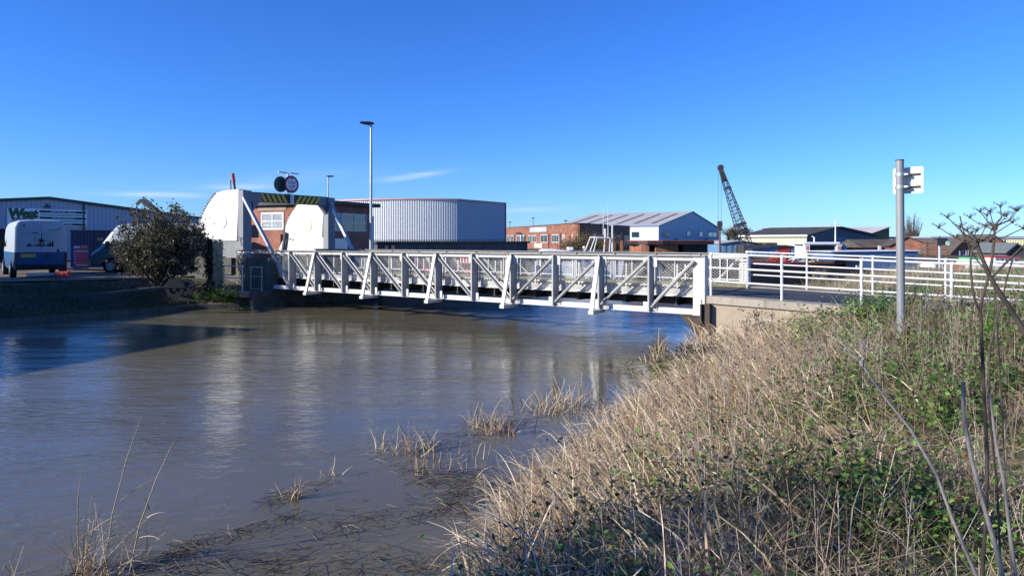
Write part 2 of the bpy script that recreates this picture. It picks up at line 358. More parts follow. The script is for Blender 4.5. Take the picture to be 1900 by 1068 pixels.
# ================================================================ setting
WL = -1.05
WP = np.array([(-66.6, -53), (-33, -3.3), (-16.4, 21.4), (-12.3, 26.9), (-10.3, 27.3), (-6.9, 32.2), (3, 47), (13, 62), (40, 100), (120, 115), (120, 88), (50, 55), (31, 44), (18.5, 37), (11.8, 28),
      (7.7, 21.9), (4.95, 17.75), (3.65, 13.6), (1.5, 9.0), (.30, 6.5), (-1.1, 4.8), (-4.5, 3.6), (-9, .6), (-22, -16), (-50, -60)], dtype=float)
def sdf(x, y):
    d = np.full(x.shape, 1e9); inside = np.zeros(x.shape, bool); n = len(WP)
    for i in range(n):
        a = WP[i]; b = WP[(i+1) % n]; e = b-a
        t = np.clip(((x-a[0])*e[0]+(y-a[1])*e[1])/(e@e), 0, 1)
        d = np.minimum(d, np.hypot(x-a[0]-t*e[0], y-a[1]-t*e[1]))
        c = (a[1] > y) != (b[1] > y)
        with np.errstate(divide='ignore', invalid='ignore'):
            xi = (b[0]-a[0])*(y-a[1])/(b[1]-a[1]+1e-12)+a[0]
        inside ^= c & (x < xi)
    return np.where(inside, -d, d)
def lump(x, y): return .05*np.sin(x*1.7+.6*np.sin(y*1.3))*np.cos(y*1.9+x*.4)+.03*np.sin(x*4.1+1)*np.sin(y*3.7)
def ground_z(x, y):
    x = np.asarray(x, float); y = np.asarray(y, float); s = sdf(x, y)
    near = (y < 21) & (x > -10)
    zr = np.interp(s, [-6, -2, -.6, 0, .6, 1.5, 2.6, 4.5, 8], [-2.6, -1.7, -1.25, -1.05, -.82, -.5, -.2, -.02, .02])
    zl = np.interp(s, [-6, -.3, 0, .05, 1.8, 3.5, 6], [-2.6, -1.5, -1.3, -.8, -.28, -.03, .0])
    zq = np.interp(s, [-6, -.3, 0, .15, .8], [-2.6, -1.6, -1.4, -.2, 0])
    quay = (y > 27.5) & (x < 13) & (x > -9.9)
    far = (y > 21) & (x > 5)
    zf = np.interp(s, [-6, -1, 0, 1.5, 3], [-2.6, -1.5, -1.05, -.3, .0])
    z = np.where(near, zr, np.where(quay, zq, np.where(far, zf, zl)))
    fade = np.clip(s/2, 0, 1)
    wv = (x-B0.x)*V.x+(y-B0.y)*V.y; tt = -((x-B0.x)*U.x+(y-B0.y)*U.y)
    dip = .6*np.clip((4.2+tt)/3.4, 0, 1)*np.exp(-((wv+.3)/3.3)**2)*(wv < -.15)*(tt < .6)
    z = np.where(near & (s > 0), np.maximum(z-dip, np.minimum(z, -1.0)), z)
    return z+lump(x, y)*np.clip(fade, .2, 1)*np.where(y < 60, 1, 0)
def axis(lo, a, b, hi, fine, grow=1.22):
    xs = list(np.arange(a, b, fine)); st = fine; x = b
    while x < hi: xs.append(x); st *= grow; x += st
    xs.append(hi); st = fine; x = a-fine
    while x > lo: xs.insert(0, x); st *= grow; x -= st
    xs.insert(0, lo); return np.array(xs)
gx = axis(-700, -20, 34, 700, .3); gy = axis(-150, -1, 50, 1500, .3)
X, Y = np.meshgrid(gx, gy); Z = ground_z(X, Y)
nx_, ny_ = len(gx), len(gy); idx = np.arange(nx_*ny_).reshape(ny_, nx_)
Q = np.stack([idx[:-1, :-1], idx[:-1, 1:], idx[1:, 1:], idx[1:, :-1]], -1).reshape(-1, 4)
gm_, gnt, gb = new_mat('bank_soil_and_grass'); N = gnt.nodes; L = gnt.links
tc = N.new('ShaderNodeTexCoord')
n1 = N.new('ShaderNodeTexNoise'); n1.inputs['Scale'].default_value = .45; n1.inputs['Detail'].default_value = 8; L.new(tc.outputs['Object'], n1.inputs['Vector'])
n2 = N.new('ShaderNodeTexNoise'); n2.inputs['Scale'].default_value = 14; n2.inputs['Detail'].default_value = 8; L.new(tc.outputs['Object'], n2.inputs['Vector'])
r1 = N.new('ShaderNodeValToRGB'); r1.color_ramp.elements[0].position = .4; r1.color_ramp.elements[1].position = .6
r1.color_ramp.elements[0].color = (.045, .065, .018, 1); r1.color_ramp.elements[1].color = (.11, .085, .05, 1); L.new(n1.outputs['Fac'], r1.inputs[0])
r2 = N.new('ShaderNodeMapRange'); r2.inputs['From Min'].default_value = .3; r2.inputs['From Max'].default_value = .7; r2.inputs['To Min'].default_value = .45; r2.inputs['To Max'].default_value = 1.4; L.new(n2.outputs['Fac'], r2.inputs[0])
mx = N.new('ShaderNodeMix'); mx.data_type = 'RGBA'; mx.blend_type = 'MULTIPLY'; mx.inputs['Factor'].default_value = 1; L.new(r1.outputs[0], mx.inputs['A']); L.new(r2.outputs[0], mx.inputs['B'])
L.new(mx.outputs['Result'], gb.inputs['Base Color']); gb.inputs['Roughness'].default_value = .95
bp = N.new('ShaderNodeBump'); bp.inputs['Strength'].default_value = .8; bp.inputs['Distance'].default_value = .05; L.new(n2.outputs['Fac'], bp.inputs['Height']); L.new(bp.outputs[0], gb.inputs['Normal'])
me = bpy.data.meshes.new('ground'); me.from_pydata(np.stack([X, Y, Z], -1).reshape(-1, 3).tolist(), [], Q.tolist()); me.materials.append(gm_)
me.polygons.foreach_set('use_smooth', [True]*len(me.polygons))
g = bpy.data.objects.new('ground', me); COL.objects.link(g); struct(g)

# water
wm, wnt, wb = new_mat('muddy_river_water'); N = wnt.nodes; L = wnt.links
wb.inputs['Roughness'].default_value = .04; wb.inputs['IOR'].default_value = 1.33; wb.inputs['Specular IOR Level'].default_value = .5
tc = N.new('ShaderNodeTexCoord')
mp = N.new('ShaderNodeMapping'); mp.inputs['Rotation'].default_value = (0, 0, math.radians(12)); mp.inputs['Scale'].default_value = (1.0, 2.3, 1); L.new(tc.outputs['Object'], mp.inputs[0])
na = N.new('ShaderNodeTexNoise'); na.inputs['Scale'].default_value = 3.4; na.inputs['Detail'].default_value = 5; na.inputs['Roughness'].default_value = .55; na.inputs['Distortion'].default_value = .6; L.new(mp.outputs[0], na.inputs['Vector'])
nb = N.new('ShaderNodeTexNoise'); nb.inputs['Scale'].default_value = .9; nb.inputs['Detail'].default_value = 3; L.new(mp.outputs[0], nb.inputs['Vector'])
nc = N.new('ShaderNodeTexNoise'); nc.inputs['Scale'].default_value = .16; nc.inputs['Detail'].default_value = 4; L.new(tc.outputs['Object'], nc.inputs['Vector'])
# calmer in the shelter of the near bank: distance to the shore line
sp = N.new('ShaderNodeSeparateXYZ'); L.new(tc.outputs['Object'], sp.inputs[0])
dsh = mth('ADD', mth('MULTIPLY', sp.outputs[0], -.86, tree=wnt), mth('MULTIPLY', mth('SUBTRACT', sp.outputs[1], 7.0, tree=wnt), .42, tree=wnt), tree=wnt)
calm = N.new('ShaderNodeMapRange'); calm.inputs['From Min'].default_value = .5; calm.inputs['From Max'].default_value = 4.0; calm.inputs['To Min'].default_value = .10; calm.inputs['To Max'].default_value = 1.0
L.new(mth('ADD', dsh, mth('MULTIPLY', mth('SUBTRACT', nc.outputs['Fac'], .5, tree=wnt), 4.0, tree=wnt), tree=wnt), calm.inputs[0])
mpp = N.new('ShaderNodeMapping'); mpp.inputs['Scale'].default_value = (.5, 1.6, 1); mpp.inputs['Rotation'].default_value = (0, 0, math.radians(-25)); L.new(tc.outputs['Object'], mpp.inputs[0])
nd = N.new('ShaderNodeTexNoise'); nd.inputs['Scale'].default_value = .32; nd.inputs['Detail'].default_value = 3; L.new(mpp.outputs[0], nd.inputs['Vector'])
sl = N.new('ShaderNodeMapRange'); sl.inputs['From Min'].default_value = .38; sl.inputs['From Max'].default_value = .62; sl.inputs['To Min'].default_value = .38; sl.inputs['To Max'].default_value = 1.08; L.new(nd.outputs['Fac'], sl.inputs[0])
amp = mth('MULTIPLY', calm.outputs[0], sl.outputs[0], tree=wnt)
h = mth('MULTIPLY', mth('ADD', na.outputs['Fac'], mth('MULTIPLY', nb.outputs['Fac'], 1.2, tree=wnt), tree=wnt), amp, tree=wnt)
bp = N.new('ShaderNodeBump'); bp.inputs['Strength'].default_value = 1.0; bp.inputs['Distance'].default_value = .020; L.new(h, bp.inputs['Height']); L.new(bp.outputs[0], wb.inputs['Normal'])
r1 = N.new('ShaderNodeValToRGB'); r1.color_ramp.elements[0].color = (.108, .094, .055, 1); r1.color_ramp.elements[1].color = (.155, .136, .086, 1); r1.color_ramp.elements[0].position = .3; r1.color_ramp.elements[1].position = .7
L.new(nc.outputs['Fac'], r1.inputs[0]); L.new(r1.outputs[0], wb.inputs['Base Color'])
mb = MB(); mb.add([(-75, -62, WL), (125, -62, WL), (125, 120, WL), (-75, 120, WL)], [(0, 1, 2, 3)])
struct(mb.build('river_water', wm))

# yard on the far left bank
yard = M('gravel_yard', (.20, .16, .12), .95, var=.3, scale=.5, dirt=(.09, .075, .06), dirt_amt=.5, bump=.6, bscale=40)
mb = MB(); mb.add([(-24.5, 24.5, .03), (-15.0, 29.5, .03), (-14.2, 34, .03), (-9, 41, .03), (-8, 60, .03), (-70, 75, .03), (-70, 24.5, .03)], [tuple(range(7))])
struct(mb.build('yard', yard))

# road frame: x = -t (towards right-near), y = away ; built in bridge frame
BR = math.radians(146)
def roadz(t): return .2+.03*t if t > -5.6 else .032
ts = [-45, -25, -12, -8, -5.6, -4, -2, -.12]
def bw(t, wv, z): p = B0-U*t+V*wv; return (p.x, p.y, z)
mb = MB()
for a, b in zip(ts[:-1], ts[1:]):
    mb.add([bw(a, .32, roadz(a)), bw(b, .32, roadz(b)), bw(b, 3.9, roadz(b)), bw(a, 3.9, roadz(a))], [(0, 1, 2, 3)])
mb.add([bw(17.95, .32, .2), bw(30, .32, .12), bw(30, 3.9, .12), bw(17.95, 3.9, .2)], [(0, 1, 2, 3)])
mb.add([bw(30, .32, .12), bw(75, -6, .05), bw(75, 6, .05), bw(30, 3.9, .12)], [(0, 1, 2, 3)])
struct(mb.build('road', asphalt))

# right abutment: retaining wall, coping, front wall and steel fenders
ab = thing('bridge_abutment', 'pale weathered concrete abutment wall under the right-hand end of the bridge', 'abutment', B0, BR)
mb = MB()
def lw(t, wv, z): return (t, -wv, z)
for a, b in zip(ts[:-1], ts[1:]):
    if a < -14: continue
    for w0, w1 in ((-.22, .3), (3.95, 4.45)):
        mb.add([lw(a, w0, -1.9), lw(b, w0, -1.9), lw(b, w1, -1.9), lw(a, w1, -1.9), lw(a, w0, roadz(a)-.17), lw(b, w0, roadz(b)-.17), lw(b, w1, roadz(b)-.17), lw(a, w1, roadz(a)-.17)],
               [(0, 3, 2, 1), (4, 5, 6, 7), (0, 1, 5, 4), (1, 2, 6, 5), (2, 3, 7, 6), (3, 0, 4, 7)])
mb.box(-.5, -.14, -3.94, -.31, -1.9, .05)
mb.build('wall', concrete_lite, ab)
for t0_, t1_, z_ in ((-2.5, -1.0, -.33), (-1.9, -.5, -.62), (-5.2, -3.1, -.30)): mb = MB(); mb.box(t0_, t1_, .218, .226, z_, z_+.018); mb.build('pour_line', M('lime_streak', (.48, .44, .37), .9, var=.3, scale=6), ab)
for t_ in (-1.75, -3.5): mb = MB(); mb.box(t_, t_+.012, .216, .223, -1.5, .0); mb.build('formwork_joint', mossconc, ab)
for w0, w1 in ((-.30, .31), (3.93, 4.5)):
    mb = MB()
    for a, b in zip(ts[:-1], ts[1:]):
        if a < -14: continue
        mb.add([lw(a, w0, roadz(a)-.168), lw(b, w0, roadz(b)-.168), lw(b, w1, roadz(b)-.168), lw(a, w1, roadz(a)-.168), lw(a, w0, roadz(a)+.02), lw(b, w0, roadz(b)+.02), lw(b, w1, roadz(b)+.02), lw(a, w1, roadz(a)+.02)],
               [(0, 3, 2, 1), (4, 5, 6, 7), (0, 1, 5, 4), (1, 2, 6, 5), (2, 3, 7, 6), (3, 0, 4, 7)])
    mb.build('coping', concrete, ab)
fd = thing('steel_fender', 'dark rusty steel pile and gusset bracket fixed to the abutment corner', 'fender', B0, BR)
mb = MB(); mb.box(-.20, -.02, .235, .31, -1.7, .0); mb.box(-.235, -.20, .235, .40, -1.7, .0); mb.box(-.02, .015, .235, .40, -1.7, .0); mb.build('pile', darkrust, fd)
mb = MB(); mb.prism([(.03, .12, -.36), (.62, .12, -.36), (.03, .12, -1.02)], (0, .05, 0)); mb.box(.02, .66, -.4, .19, -.36, -.325)
mb.prism([(.03, -1.2, -.36), (.62, -1.2, -.36), (.03, -1.2, -1.02)], (0, .05, 0)); mb.box(.0, .06, -4.0, .18, -1.4, -.36); mb.build('bracket', darkrust, fd)

# ================================================================ the lifting bridge
bd = thing('lifting_bridge', 'white riveted steel rolling lift bridge with mesh sides and two tall counterweight segments', 'bridge', B0, BR)
TE = 17.9; PN = 1.523
def rivets(mb, pts, n, r=.012):
    for p in pts: mb.disc(p, n, r, .008, 6)
dirtcream = M('algae_stained_cream_paint', (.42, .40, .24), .7, var=.35, scale=5, dirt=(.12, .12, .05), dirt_amt=.5)
seam = M('seam_rust', (.45, .42, .37), .7)
mesh_proto = None
def wire_panel(name, t0, t1, y, z0, z1, parent):
    """diamond wire mesh: real wires, clipped to the panel"""
    mb = MB(); pw, ph = .11, .09; r = .0050
    wd = t1-t0; ht = z1-z0; k = ph/pw; c = -ht/k
    def seg(a, b): mb.tube([(t0+a[0], y, z0+a[1]), (t0+b[0], y, z0+b[1])], r, 3, cap=False)
    c = -ht/k
    while c < wd:
        x0, x1 = max(0, c), min(wd, c+ht/k)
        if x1-x0 > .01: seg((x0, (x0-c)*k), (x1, (x1-c)*k)); seg((wd-x0, (x0-c)*k), (wd-x1, (x1-c)*k))
        c += pw
    return mb.build(name, wirem, parent)
wirem = M('galvanised_wire_mesh', (.46, .46, .44), .5, metal=.2, var=.2, scale=9)
for side in (0, 1):
    w0 = 0.0 if side == 0 else 4.15; o = -1 if side == 0 else 1       # o: outward direction in w
    def L_(t, wv, z): return (t, -(w0+o*wv), z)                     # wv measured outward
    mb = MB()
    mb.beam(L_(-.01, 0, 1.165), L_(20.3, 0, 1.165), .11, .11); ch = mb.build('top_chord', white, bd, bevel=.006)
    mb = MB(); mb.beam(L_(-.02, .0, 1.238), L_(20.3, .0, 1.238), .27, .032); tp = mb.build('top_plate', topgrey, bd)
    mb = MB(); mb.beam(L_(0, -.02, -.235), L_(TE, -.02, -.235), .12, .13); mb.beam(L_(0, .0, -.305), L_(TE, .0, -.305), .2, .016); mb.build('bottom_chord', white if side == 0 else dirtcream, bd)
    for k in range(1, 12):
        t = k*PN; mb = MB()
        mb.beam(L_(t, .03, -.3), L_(t, .03, 1.21), .1, .024, side=(1, 0, 0)) if False else None
        mb.box(t-.012, t+.012, -(w0+o*.17), -(w0-o*.13), -.295, 1.22)          # web
        mb.box(t-.024, t+.024, -(w0+o*.19), -(w0+o*.171), -.295, 1.22)         # outer flange
        mb.box(t-.03, t+.03, -(w0-o*.131), -(w0-o*.15), -.295, 1.1)
        mb.build('post', postgrey, bd)
        # gussets at chord joints
        for (za, zb_, zr2) in ((-.27, -.04, (-.07, -.2)), (.93, 1.2, (1.15, 1.0))):
            mb = MB(); mb.box(t-.2, t+.2, -(w0+o*.060), -(w0+o*.070), za, zb_)
            rivets(mb, [(t+dx, -(w0+o*.070), z) for dx in (-.16, -.08, .08, .16) for z in zr2], (0, -o, 0), .011)
            mb.build('gusset', white, bd)
    for k in range(0, 12):
        a = k*PN; b = (k+1)*PN
        if k == 0: a = .2
        mb = MB()
        if k < 4: p, q = L_(b-.06, .11, -.17), L_(a+.06, .11, 1.1)
        else: p, q = L_(b-.06, .11, 1.1), L_(a+.06, .11, -.17)
        if k == 11: continue
        mb.beam(p, q, .05, .13, side=Vector((p[2]-q[2], 0, q[0]-p[0]))); leg = mb.build('diagonal', diaggrey, bd); mb = MB()        # deep outstanding leg
        dv = (Vector(q)-Vector(p)).normalized(); nrm = Vector((-dv.z, 0, dv.x)); nrm = nrm if nrm.z > 0 else -nrm
        off = nrm*.042
        mb.beam(Vector(p)+off+Vector((0, o*.05, 0)), Vector(q)+off+Vector((0, o*.05, 0)), .05, .012, side=nrm)
        mb.build('flange', white, leg)
    for k in (2, 4, 6, 8, 10):
        t = k*PN; mb = MB()
        mb.beam(L_(t, .20, 1.18), L_(t, .62, -.41), .125, .05, side=(1, 0, 0)); mb.beam(L_(t, .17, 1.16), L_(t, .56, -.36), .02, .08, side=(1, 0, 0))
        rivets(mb, [L_(t+dx, .20+.42*f+.03, 1.18-1.59*f) for f in np.linspace(.06, .96, 16) for dx in (-.045, .045)], (0, -o, .2), .008)
        mb.build('raker', white, bd, bevel=.004)
        mb = MB(); mb.beam(L_(t, .66, -.37), L_(t, -.1, -.37), .16, .10); mb.build('outrigger', white, bd)
    # end plate with rivets
    mb = MB(); mb.box(-.03, .31, -(w0+o*.075), -(w0+o*.062), -.33, 1.222); mb.box(-.03, -.018, -(w0+o*.16), -(w0-o*.13), -.33, 1.222); mb.box(.0, .31, -(w0+o*.13), -(w0+o*.075), -.33, -.315)
    rivets(mb, [(x, -(w0+o*.075), z) for x in (-.005, .285) for z in np.arange(-.28, 1.2, .075)]+[(x, -(w0+o*.075), z) for z in (-.28, 1.17) for x in (.05, .11, .17, .23)], (0, -o, 0), .010)
    mb.build('end_plate', white, bd)
    mb = MB(); rivets(mb, [(.08, -(w0+o*.077), .02), (.08, -(w0+o*.077), .07)], (0, -o, 0), .022); mb.build('bolt', black, bd)
    # infill panels: frame bars, uprights and wire mesh
    yi = -(w0-o*.17)
    for k in range(12):
        a = k*PN+.06; b = min((k+1)*PN-.06, TE-.05); 
        if k == 0: a = .1
        fr = MB(); fr.box(a, b, yi-.012, yi+.012, .40, .435); fr.box(a, b, yi-.012, yi+.012, 1.07, 1.1)
        for tt in (a+.02, (a+b)/2+.05, b-.02)+(((a+b)/2-.18,) if k % 4 == 0 else ()): fr.box(tt-.016, tt+.016, yi-.02, yi+.02, .34, 1.1)
        fo = fr.build('mesh_frame', white, bd)
        if k in (0, 11): m_ = wire_panel('wire_mesh', a, b, yi-o*.02, .20, 1.1, fo)
        else:
            if mesh_proto is None: mesh_proto = wire_panel('wire_mesh', 0, PN-.12, 0, .20, 1.1, fo); m_ = mesh_proto; m_.location = (a, yi-o*.02, 0)
            else: m_ = mesh_proto.copy(); COL.objects.link(m_); m_.parent = fo; m_.location = (a, yi-o*.02, 0)
    # fascia girder of the deck
    yf = -(w0-o*.27)
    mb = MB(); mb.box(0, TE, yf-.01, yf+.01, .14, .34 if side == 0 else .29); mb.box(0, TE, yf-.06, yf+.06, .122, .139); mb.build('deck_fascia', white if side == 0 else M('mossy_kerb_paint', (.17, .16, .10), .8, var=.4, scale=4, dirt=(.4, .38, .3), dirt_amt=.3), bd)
    mb = MB(); ytop = .02 if side == 0 else -4.7; mb.beam((19.95, ytop, 3.5), L_(16.85, .05, -.2), .13, .10, side=(0, 1, 0)); mb.beam((20.0, ytop, 3.5), L_(16.9, .05, -.2), .03, .16, side=(0, 1, 0)); mb.build('brace', steelgrey, bd)
    # counterweight segment
    pts = [(444, 351), (430, 352), (415, 353.5), (401, 358), (394, 366), (387, 377), (380, 389), (374, 403), (370.5, 416), (370, 427), (374, 436), (388, 442), (408, 447), (440, 447)]
    tz = [bz(*p) for p in pts]
    if side: tz = [(t, z-.08) for t, z in tz]
    cur = tz[3:13]; sm_ = []
    for i in range(len(cur)-1):
        a0, a1, a2, a3 = cur[max(i-1, 0)], cur[i], cur[i+1], cur[min(i+2, len(cur)-1)]
        for f in (0, .25, .5, .75): sm_.append(tuple(.5*(2*a1[j]+(a2[j]-a0[j])*f+(2*a0[j]-5*a1[j]+4*a2[j]-a3[j])*f*f+(3*a1[j]-a0[j]-3*a2[j]+a3[j])*f**3) for j in (0, 1)))
    outl = tz[:3]+sm_+tz[12:]
    mb = MB(); fy = .02 if side == 0 else -4.62; by = fy-.36
    mb.prism([(t, fy, z) for t, z in outl], (0, by-fy, 0)); seg_o = mb.build('counterweight_segment', towerw, bd, bevel=.02)
    mb = MB(); c = bz(412, 411)
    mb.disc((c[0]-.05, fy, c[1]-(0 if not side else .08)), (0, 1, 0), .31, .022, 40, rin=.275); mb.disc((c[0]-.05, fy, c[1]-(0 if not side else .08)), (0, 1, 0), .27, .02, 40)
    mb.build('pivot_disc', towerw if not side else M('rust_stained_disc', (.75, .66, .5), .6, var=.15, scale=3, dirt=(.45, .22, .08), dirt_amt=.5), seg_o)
    for a, b in zip(tz[3:11], tz[4:12]):
        for f in (.15, .5, .85):
            mb = MB(); t = a[0]+(b[0]-a[0])*f; z = a[1]+(b[1]-a[1])*f
            mb.box(t-.03, t+.04, fy-.02, fy+.04, z-.025, z+.025); mb.build('track_bolt', rusty, seg_o)
    for zz in (2.95, 2.35):
        mb = MB(); mb.box(tz[0][0]+.05, tz[6][0]-.15, fy+.001, fy+.004, zz, zz+.012); mb.build('plate_seam', seam, seg_o)
    # lower drum and pedestal of the segment (under the sector)
    mb = MB(); mb.box(20.4, 21.9, fy-.06, by+.04, .95, 1.75); mb.box(20.36, 21.3, fy-.03, by+.02, .9, 1.3); mb.build('segment_foot', colgrey, bd)  # column grey on the foot stands in for the blue shade over it
    mb = MB(); mb.box(19.99, 20.33, fy+.01, by-.01, .9, 3.80 if not side else 3.72); mb.box(19.95, 19.99, fy+.03, by-.03, .9, 3.80 if not side else 3.72); mb.build('end_column', colgrey, bd, bevel=.01)
    # lower hanging extension of the far segment in front of the cabin
    if side:
        mb = MB(); q = [bz(x, y, 4.64) for x, y in ((531, 431), (517, 463), (521, 500), (600, 505), (600, 440))]
        mb.prism([(t, fy-.012, z) for t, z in q], (0, by-fy+.03, 0)); mb.build('segment_skirt', towerw, bd)
        q0 = bz(532, 431, 4.6); q1 = bz(527, 466, 4.6)
        mb = MB(); mb.beam((q0[0], fy+.1, q0[1]), (q1[0], fy+.1, q1[1]), .1, .12); mb.build('buffer_rail', darksteel, bd)
# deck
mb = MB(); mb.box(0, TE, -3.87, -.28, .12, .19); mb.build('deck', asphalt, bd)
for yy in (-.9, -1.7, -2.5, -3.3):
    mb = MB(); mb.box(0, TE, yy-.05, yy+.05, .052 if 0 else -.14, .118); mb.build('stringer', darksteel, bd)
for k in range(0, 24):
    t = .12+k*PN/2*1.0
    if t > TE-.1: break
    mb = MB(); mb.box(t-.015, t+.015, -3.9, -.2, -.1, .1); mb.box(t-.06, t+.06, -3.9, -.2, -.116, -.101); mb.build('cross_girder', darksteel, bd)
# portal
mb = MB(); mb.box(20.02, 20.3, -4.61, -.36, 3.33, 3.72); mb.box(19.98, 20.34, -4.61, -.36, 3.721, 3.75)
mb.prism([(20.05, -.5, 3.33), (20.05, -.85, 3.33), (20.05, -.5, 2.9)], (.2, 0, 0)); mb.prism([(20.05, -4.61, 3.33), (20.05, -4.2, 3.33), (20.05, -4.61, 2.9)], (.2, 0, 0))
pb = mb.build('portal_beam', colgrey, bd, bevel=.006)
mb = MB(); mb.box(20.005, 20.019, -4.05, -.95, 3.36, 3.70); mb.build('hazard_board', hblack, pb)
for s_ in range(-1, 2, 2):
    for i in range(5):
        mb = MB(); c = -2.5+s_*(.30+i*.27+.1); d = s_*.11
        mb.prism([(20.0035, c-.075-d, 3.362), (20.0035, c+.075-d, 3.362), (20.0035, c+.075+d, 3.698), (20.0035, c-.075+d, 3.698)], (-.004, 0, 0)); mb.build('hazard_stripe', yellow, pb)
mb = MB(); mb.box(19.96, 20.0, -2.6, -2.4, 3.34, 3.74); mb.build('bracket_plate', steelgrey, pb)
# round signs on the portal (a sign post of its own)
F2 = math.radians(56)
sg = thing('height_limit_sign', 'pair of round red-rimmed height limit signs with lamp bar, standing on the striped portal beam', 'road sign', (B0-U*20.1+V*2.35)+Vector((0, 0, 3.752)), F2)
mb = MB(); mb.box(-.03, .03, -.03, .03, 0, .95); mb.box(-.2, .2, -.04, .04, 0, .03); mb.build('post', white2, sg)
mb = MB(); mb.beam((-.5, .0, .99), (-.06, -.05, .96), .1, .05); mb.beam((.06, -.1, .97), (.5, -.12, .96), .1, .05); mb.tube([(0, 0, .9), (0, -.12, 1.0)], .03); mb.build('lamp_bar', steelgrey, sg)
d = MB(); d.disc((.12, -.10, .46), (0, -1, 0), .40, .03, 40); dd = d.build('round_plate', signblack, sg)
d = MB(); d.disc((.12, -.132, .46), (0, -1, 0), .37, .006, 40, rin=.29); d.build('red_rim', redtrim, dd)
d = MB(); d.disc((.12, -.131, .46), (0, -1, 0), .29, .004, 40); d.build('sign_face', signwhite, dd)
text("3.3m", .2, (.12, -.140, .54), (1, 0, 0), (0, 0, 1), signblack, dd); text("11'0\"", .19, (.12, -.140, .34), (1, 0, 0), (0, 0, 1), signblack, dd)
d = MB(); d.prism([(.07, -.140, .73), (.17, -.140, .73), (.12, -.140, .66)], (0, -.004, 0)); d.prism([(.07, -.140, .19), (.17, -.140, .19), (.12, -.140, .26)], (0, -.004, 0)); d.build('arrow', signblack, dd)
d = MB(); d.disc((-.33, .05, .44), (0, 1, 0), .36, .03, 40); d2 = d.build('round_plate', M('sign_back_grey_green', (.06, .09, .09), .6), sg)
d = MB(); d.box(-.4, -.3, .02, .05, .1, .8); d.build('stiffener', darksteel, d2)

# left abutment, pedestals, parapet, handrails
la = thing('bridge_abutment', 'dark stained concrete abutment and block walls under the counterweight end of the bridge', 'abutment', B0, BR)
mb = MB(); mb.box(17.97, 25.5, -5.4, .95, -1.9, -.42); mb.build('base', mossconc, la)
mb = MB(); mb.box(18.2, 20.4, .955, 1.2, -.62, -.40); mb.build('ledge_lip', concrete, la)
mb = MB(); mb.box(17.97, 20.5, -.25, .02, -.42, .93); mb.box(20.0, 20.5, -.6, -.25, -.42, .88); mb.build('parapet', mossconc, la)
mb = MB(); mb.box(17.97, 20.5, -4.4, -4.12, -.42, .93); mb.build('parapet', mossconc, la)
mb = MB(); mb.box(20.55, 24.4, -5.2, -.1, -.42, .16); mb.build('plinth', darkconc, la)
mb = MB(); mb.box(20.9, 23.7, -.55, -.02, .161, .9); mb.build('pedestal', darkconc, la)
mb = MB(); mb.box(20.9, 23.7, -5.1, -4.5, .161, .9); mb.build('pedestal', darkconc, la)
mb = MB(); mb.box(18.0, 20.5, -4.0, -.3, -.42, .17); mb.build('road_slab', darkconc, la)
def railing(name, label, A, B_, zfun, n, zs, r=.024, pr=.028, loc=None, base=0, mat=white2, drop=0):
    th = thing(name, label, 'railing', B0, BR)
    pts = [A+(B_-A)*i/(n-1) for i in range(n)]
    for p in pts:
        mb = MB(); z = zfun(p[0]); lean = .0
        mb.tube([(p[0], p[1], z+base-drop), (p[0]+lean, p[1], z+zs[0])], pr, 10)
        for q in zs: mb.tube([(p[0]-.045, p[1], z+q), (p[0]+.045, p[1], z+q)], r*1.5, 8)
        mb.build('post', mat, th, smooth=True)
    for q in zs:
        mb = MB(); mb.tube([(p[0], p[1], zfun(p[0])+q) for p in pts], r, 10); mb.build('rail', mat, th, smooth=True)
    return th
zr_ = lambda t: .2+.03*t if t > -7 else -.01
railing('pipe_railing', 'white three-bar pipe railing along the near edge of the approach road, right of the bridge', Vector((-.18, .1, 0)), Vector((-.18-1.76*9, .1, 0)), zr_, 10, [1.11, .75, .40], r=.027, pr=.034)
railing('pipe_railing', 'white three-bar pipe railing on the far side of the approach road, behind the near railing', Vector((.05, -4.2, 0)), Vector((.05-1.76*9, -4.2, 0)), zr_, 10, [1.09, .73, .38], r=.025, pr=.03)
railing('hand_railing', 'short white two-bar handrail on the far abutment ledge below the counterweights', Vector((19.75, 1.08, 0)), Vector((18.5, 1.08, 0)), lambda t: -.42, 2, [1.03, .55], r=.022, pr=.026)
railing('hand_railing', 'grey rusted handrail beside the stained parapet block next to the bridge end', Vector((18.7, .55, 0)), Vector((18.05, .5, 0)), lambda t: -.42, 2, [.98, .60, .1], r=.016, pr=.018, mat=steelgrey)

mb = MB(); ed = [Vector((-22.5, 12.6, 0)), Vector((-16.55, 21.3, 0)), Vector((-12.4, 26.85, 0)), Vector((-10.9, 27.3, 0))]
ke = thing('bank_edging', 'low dark concrete edging along the foot of the far left bank', 'edging', (0, 0, 0), 0)
for a, b in zip(ed[:-1], ed[1:]):
    d = (b-a).normalized(); n_ = Vector((d.y, -d.x, 0))*.12; mb.prism([a+n_+Vector((0, 0, -1.4)), b+n_+Vector((0, 0, -1.4)), b-n_+Vector((0, 0, -1.4)), a-n_+Vector((0, 0, -1.4))], (0, 0, .54))
mb.build('kerb', mossconc, ke)
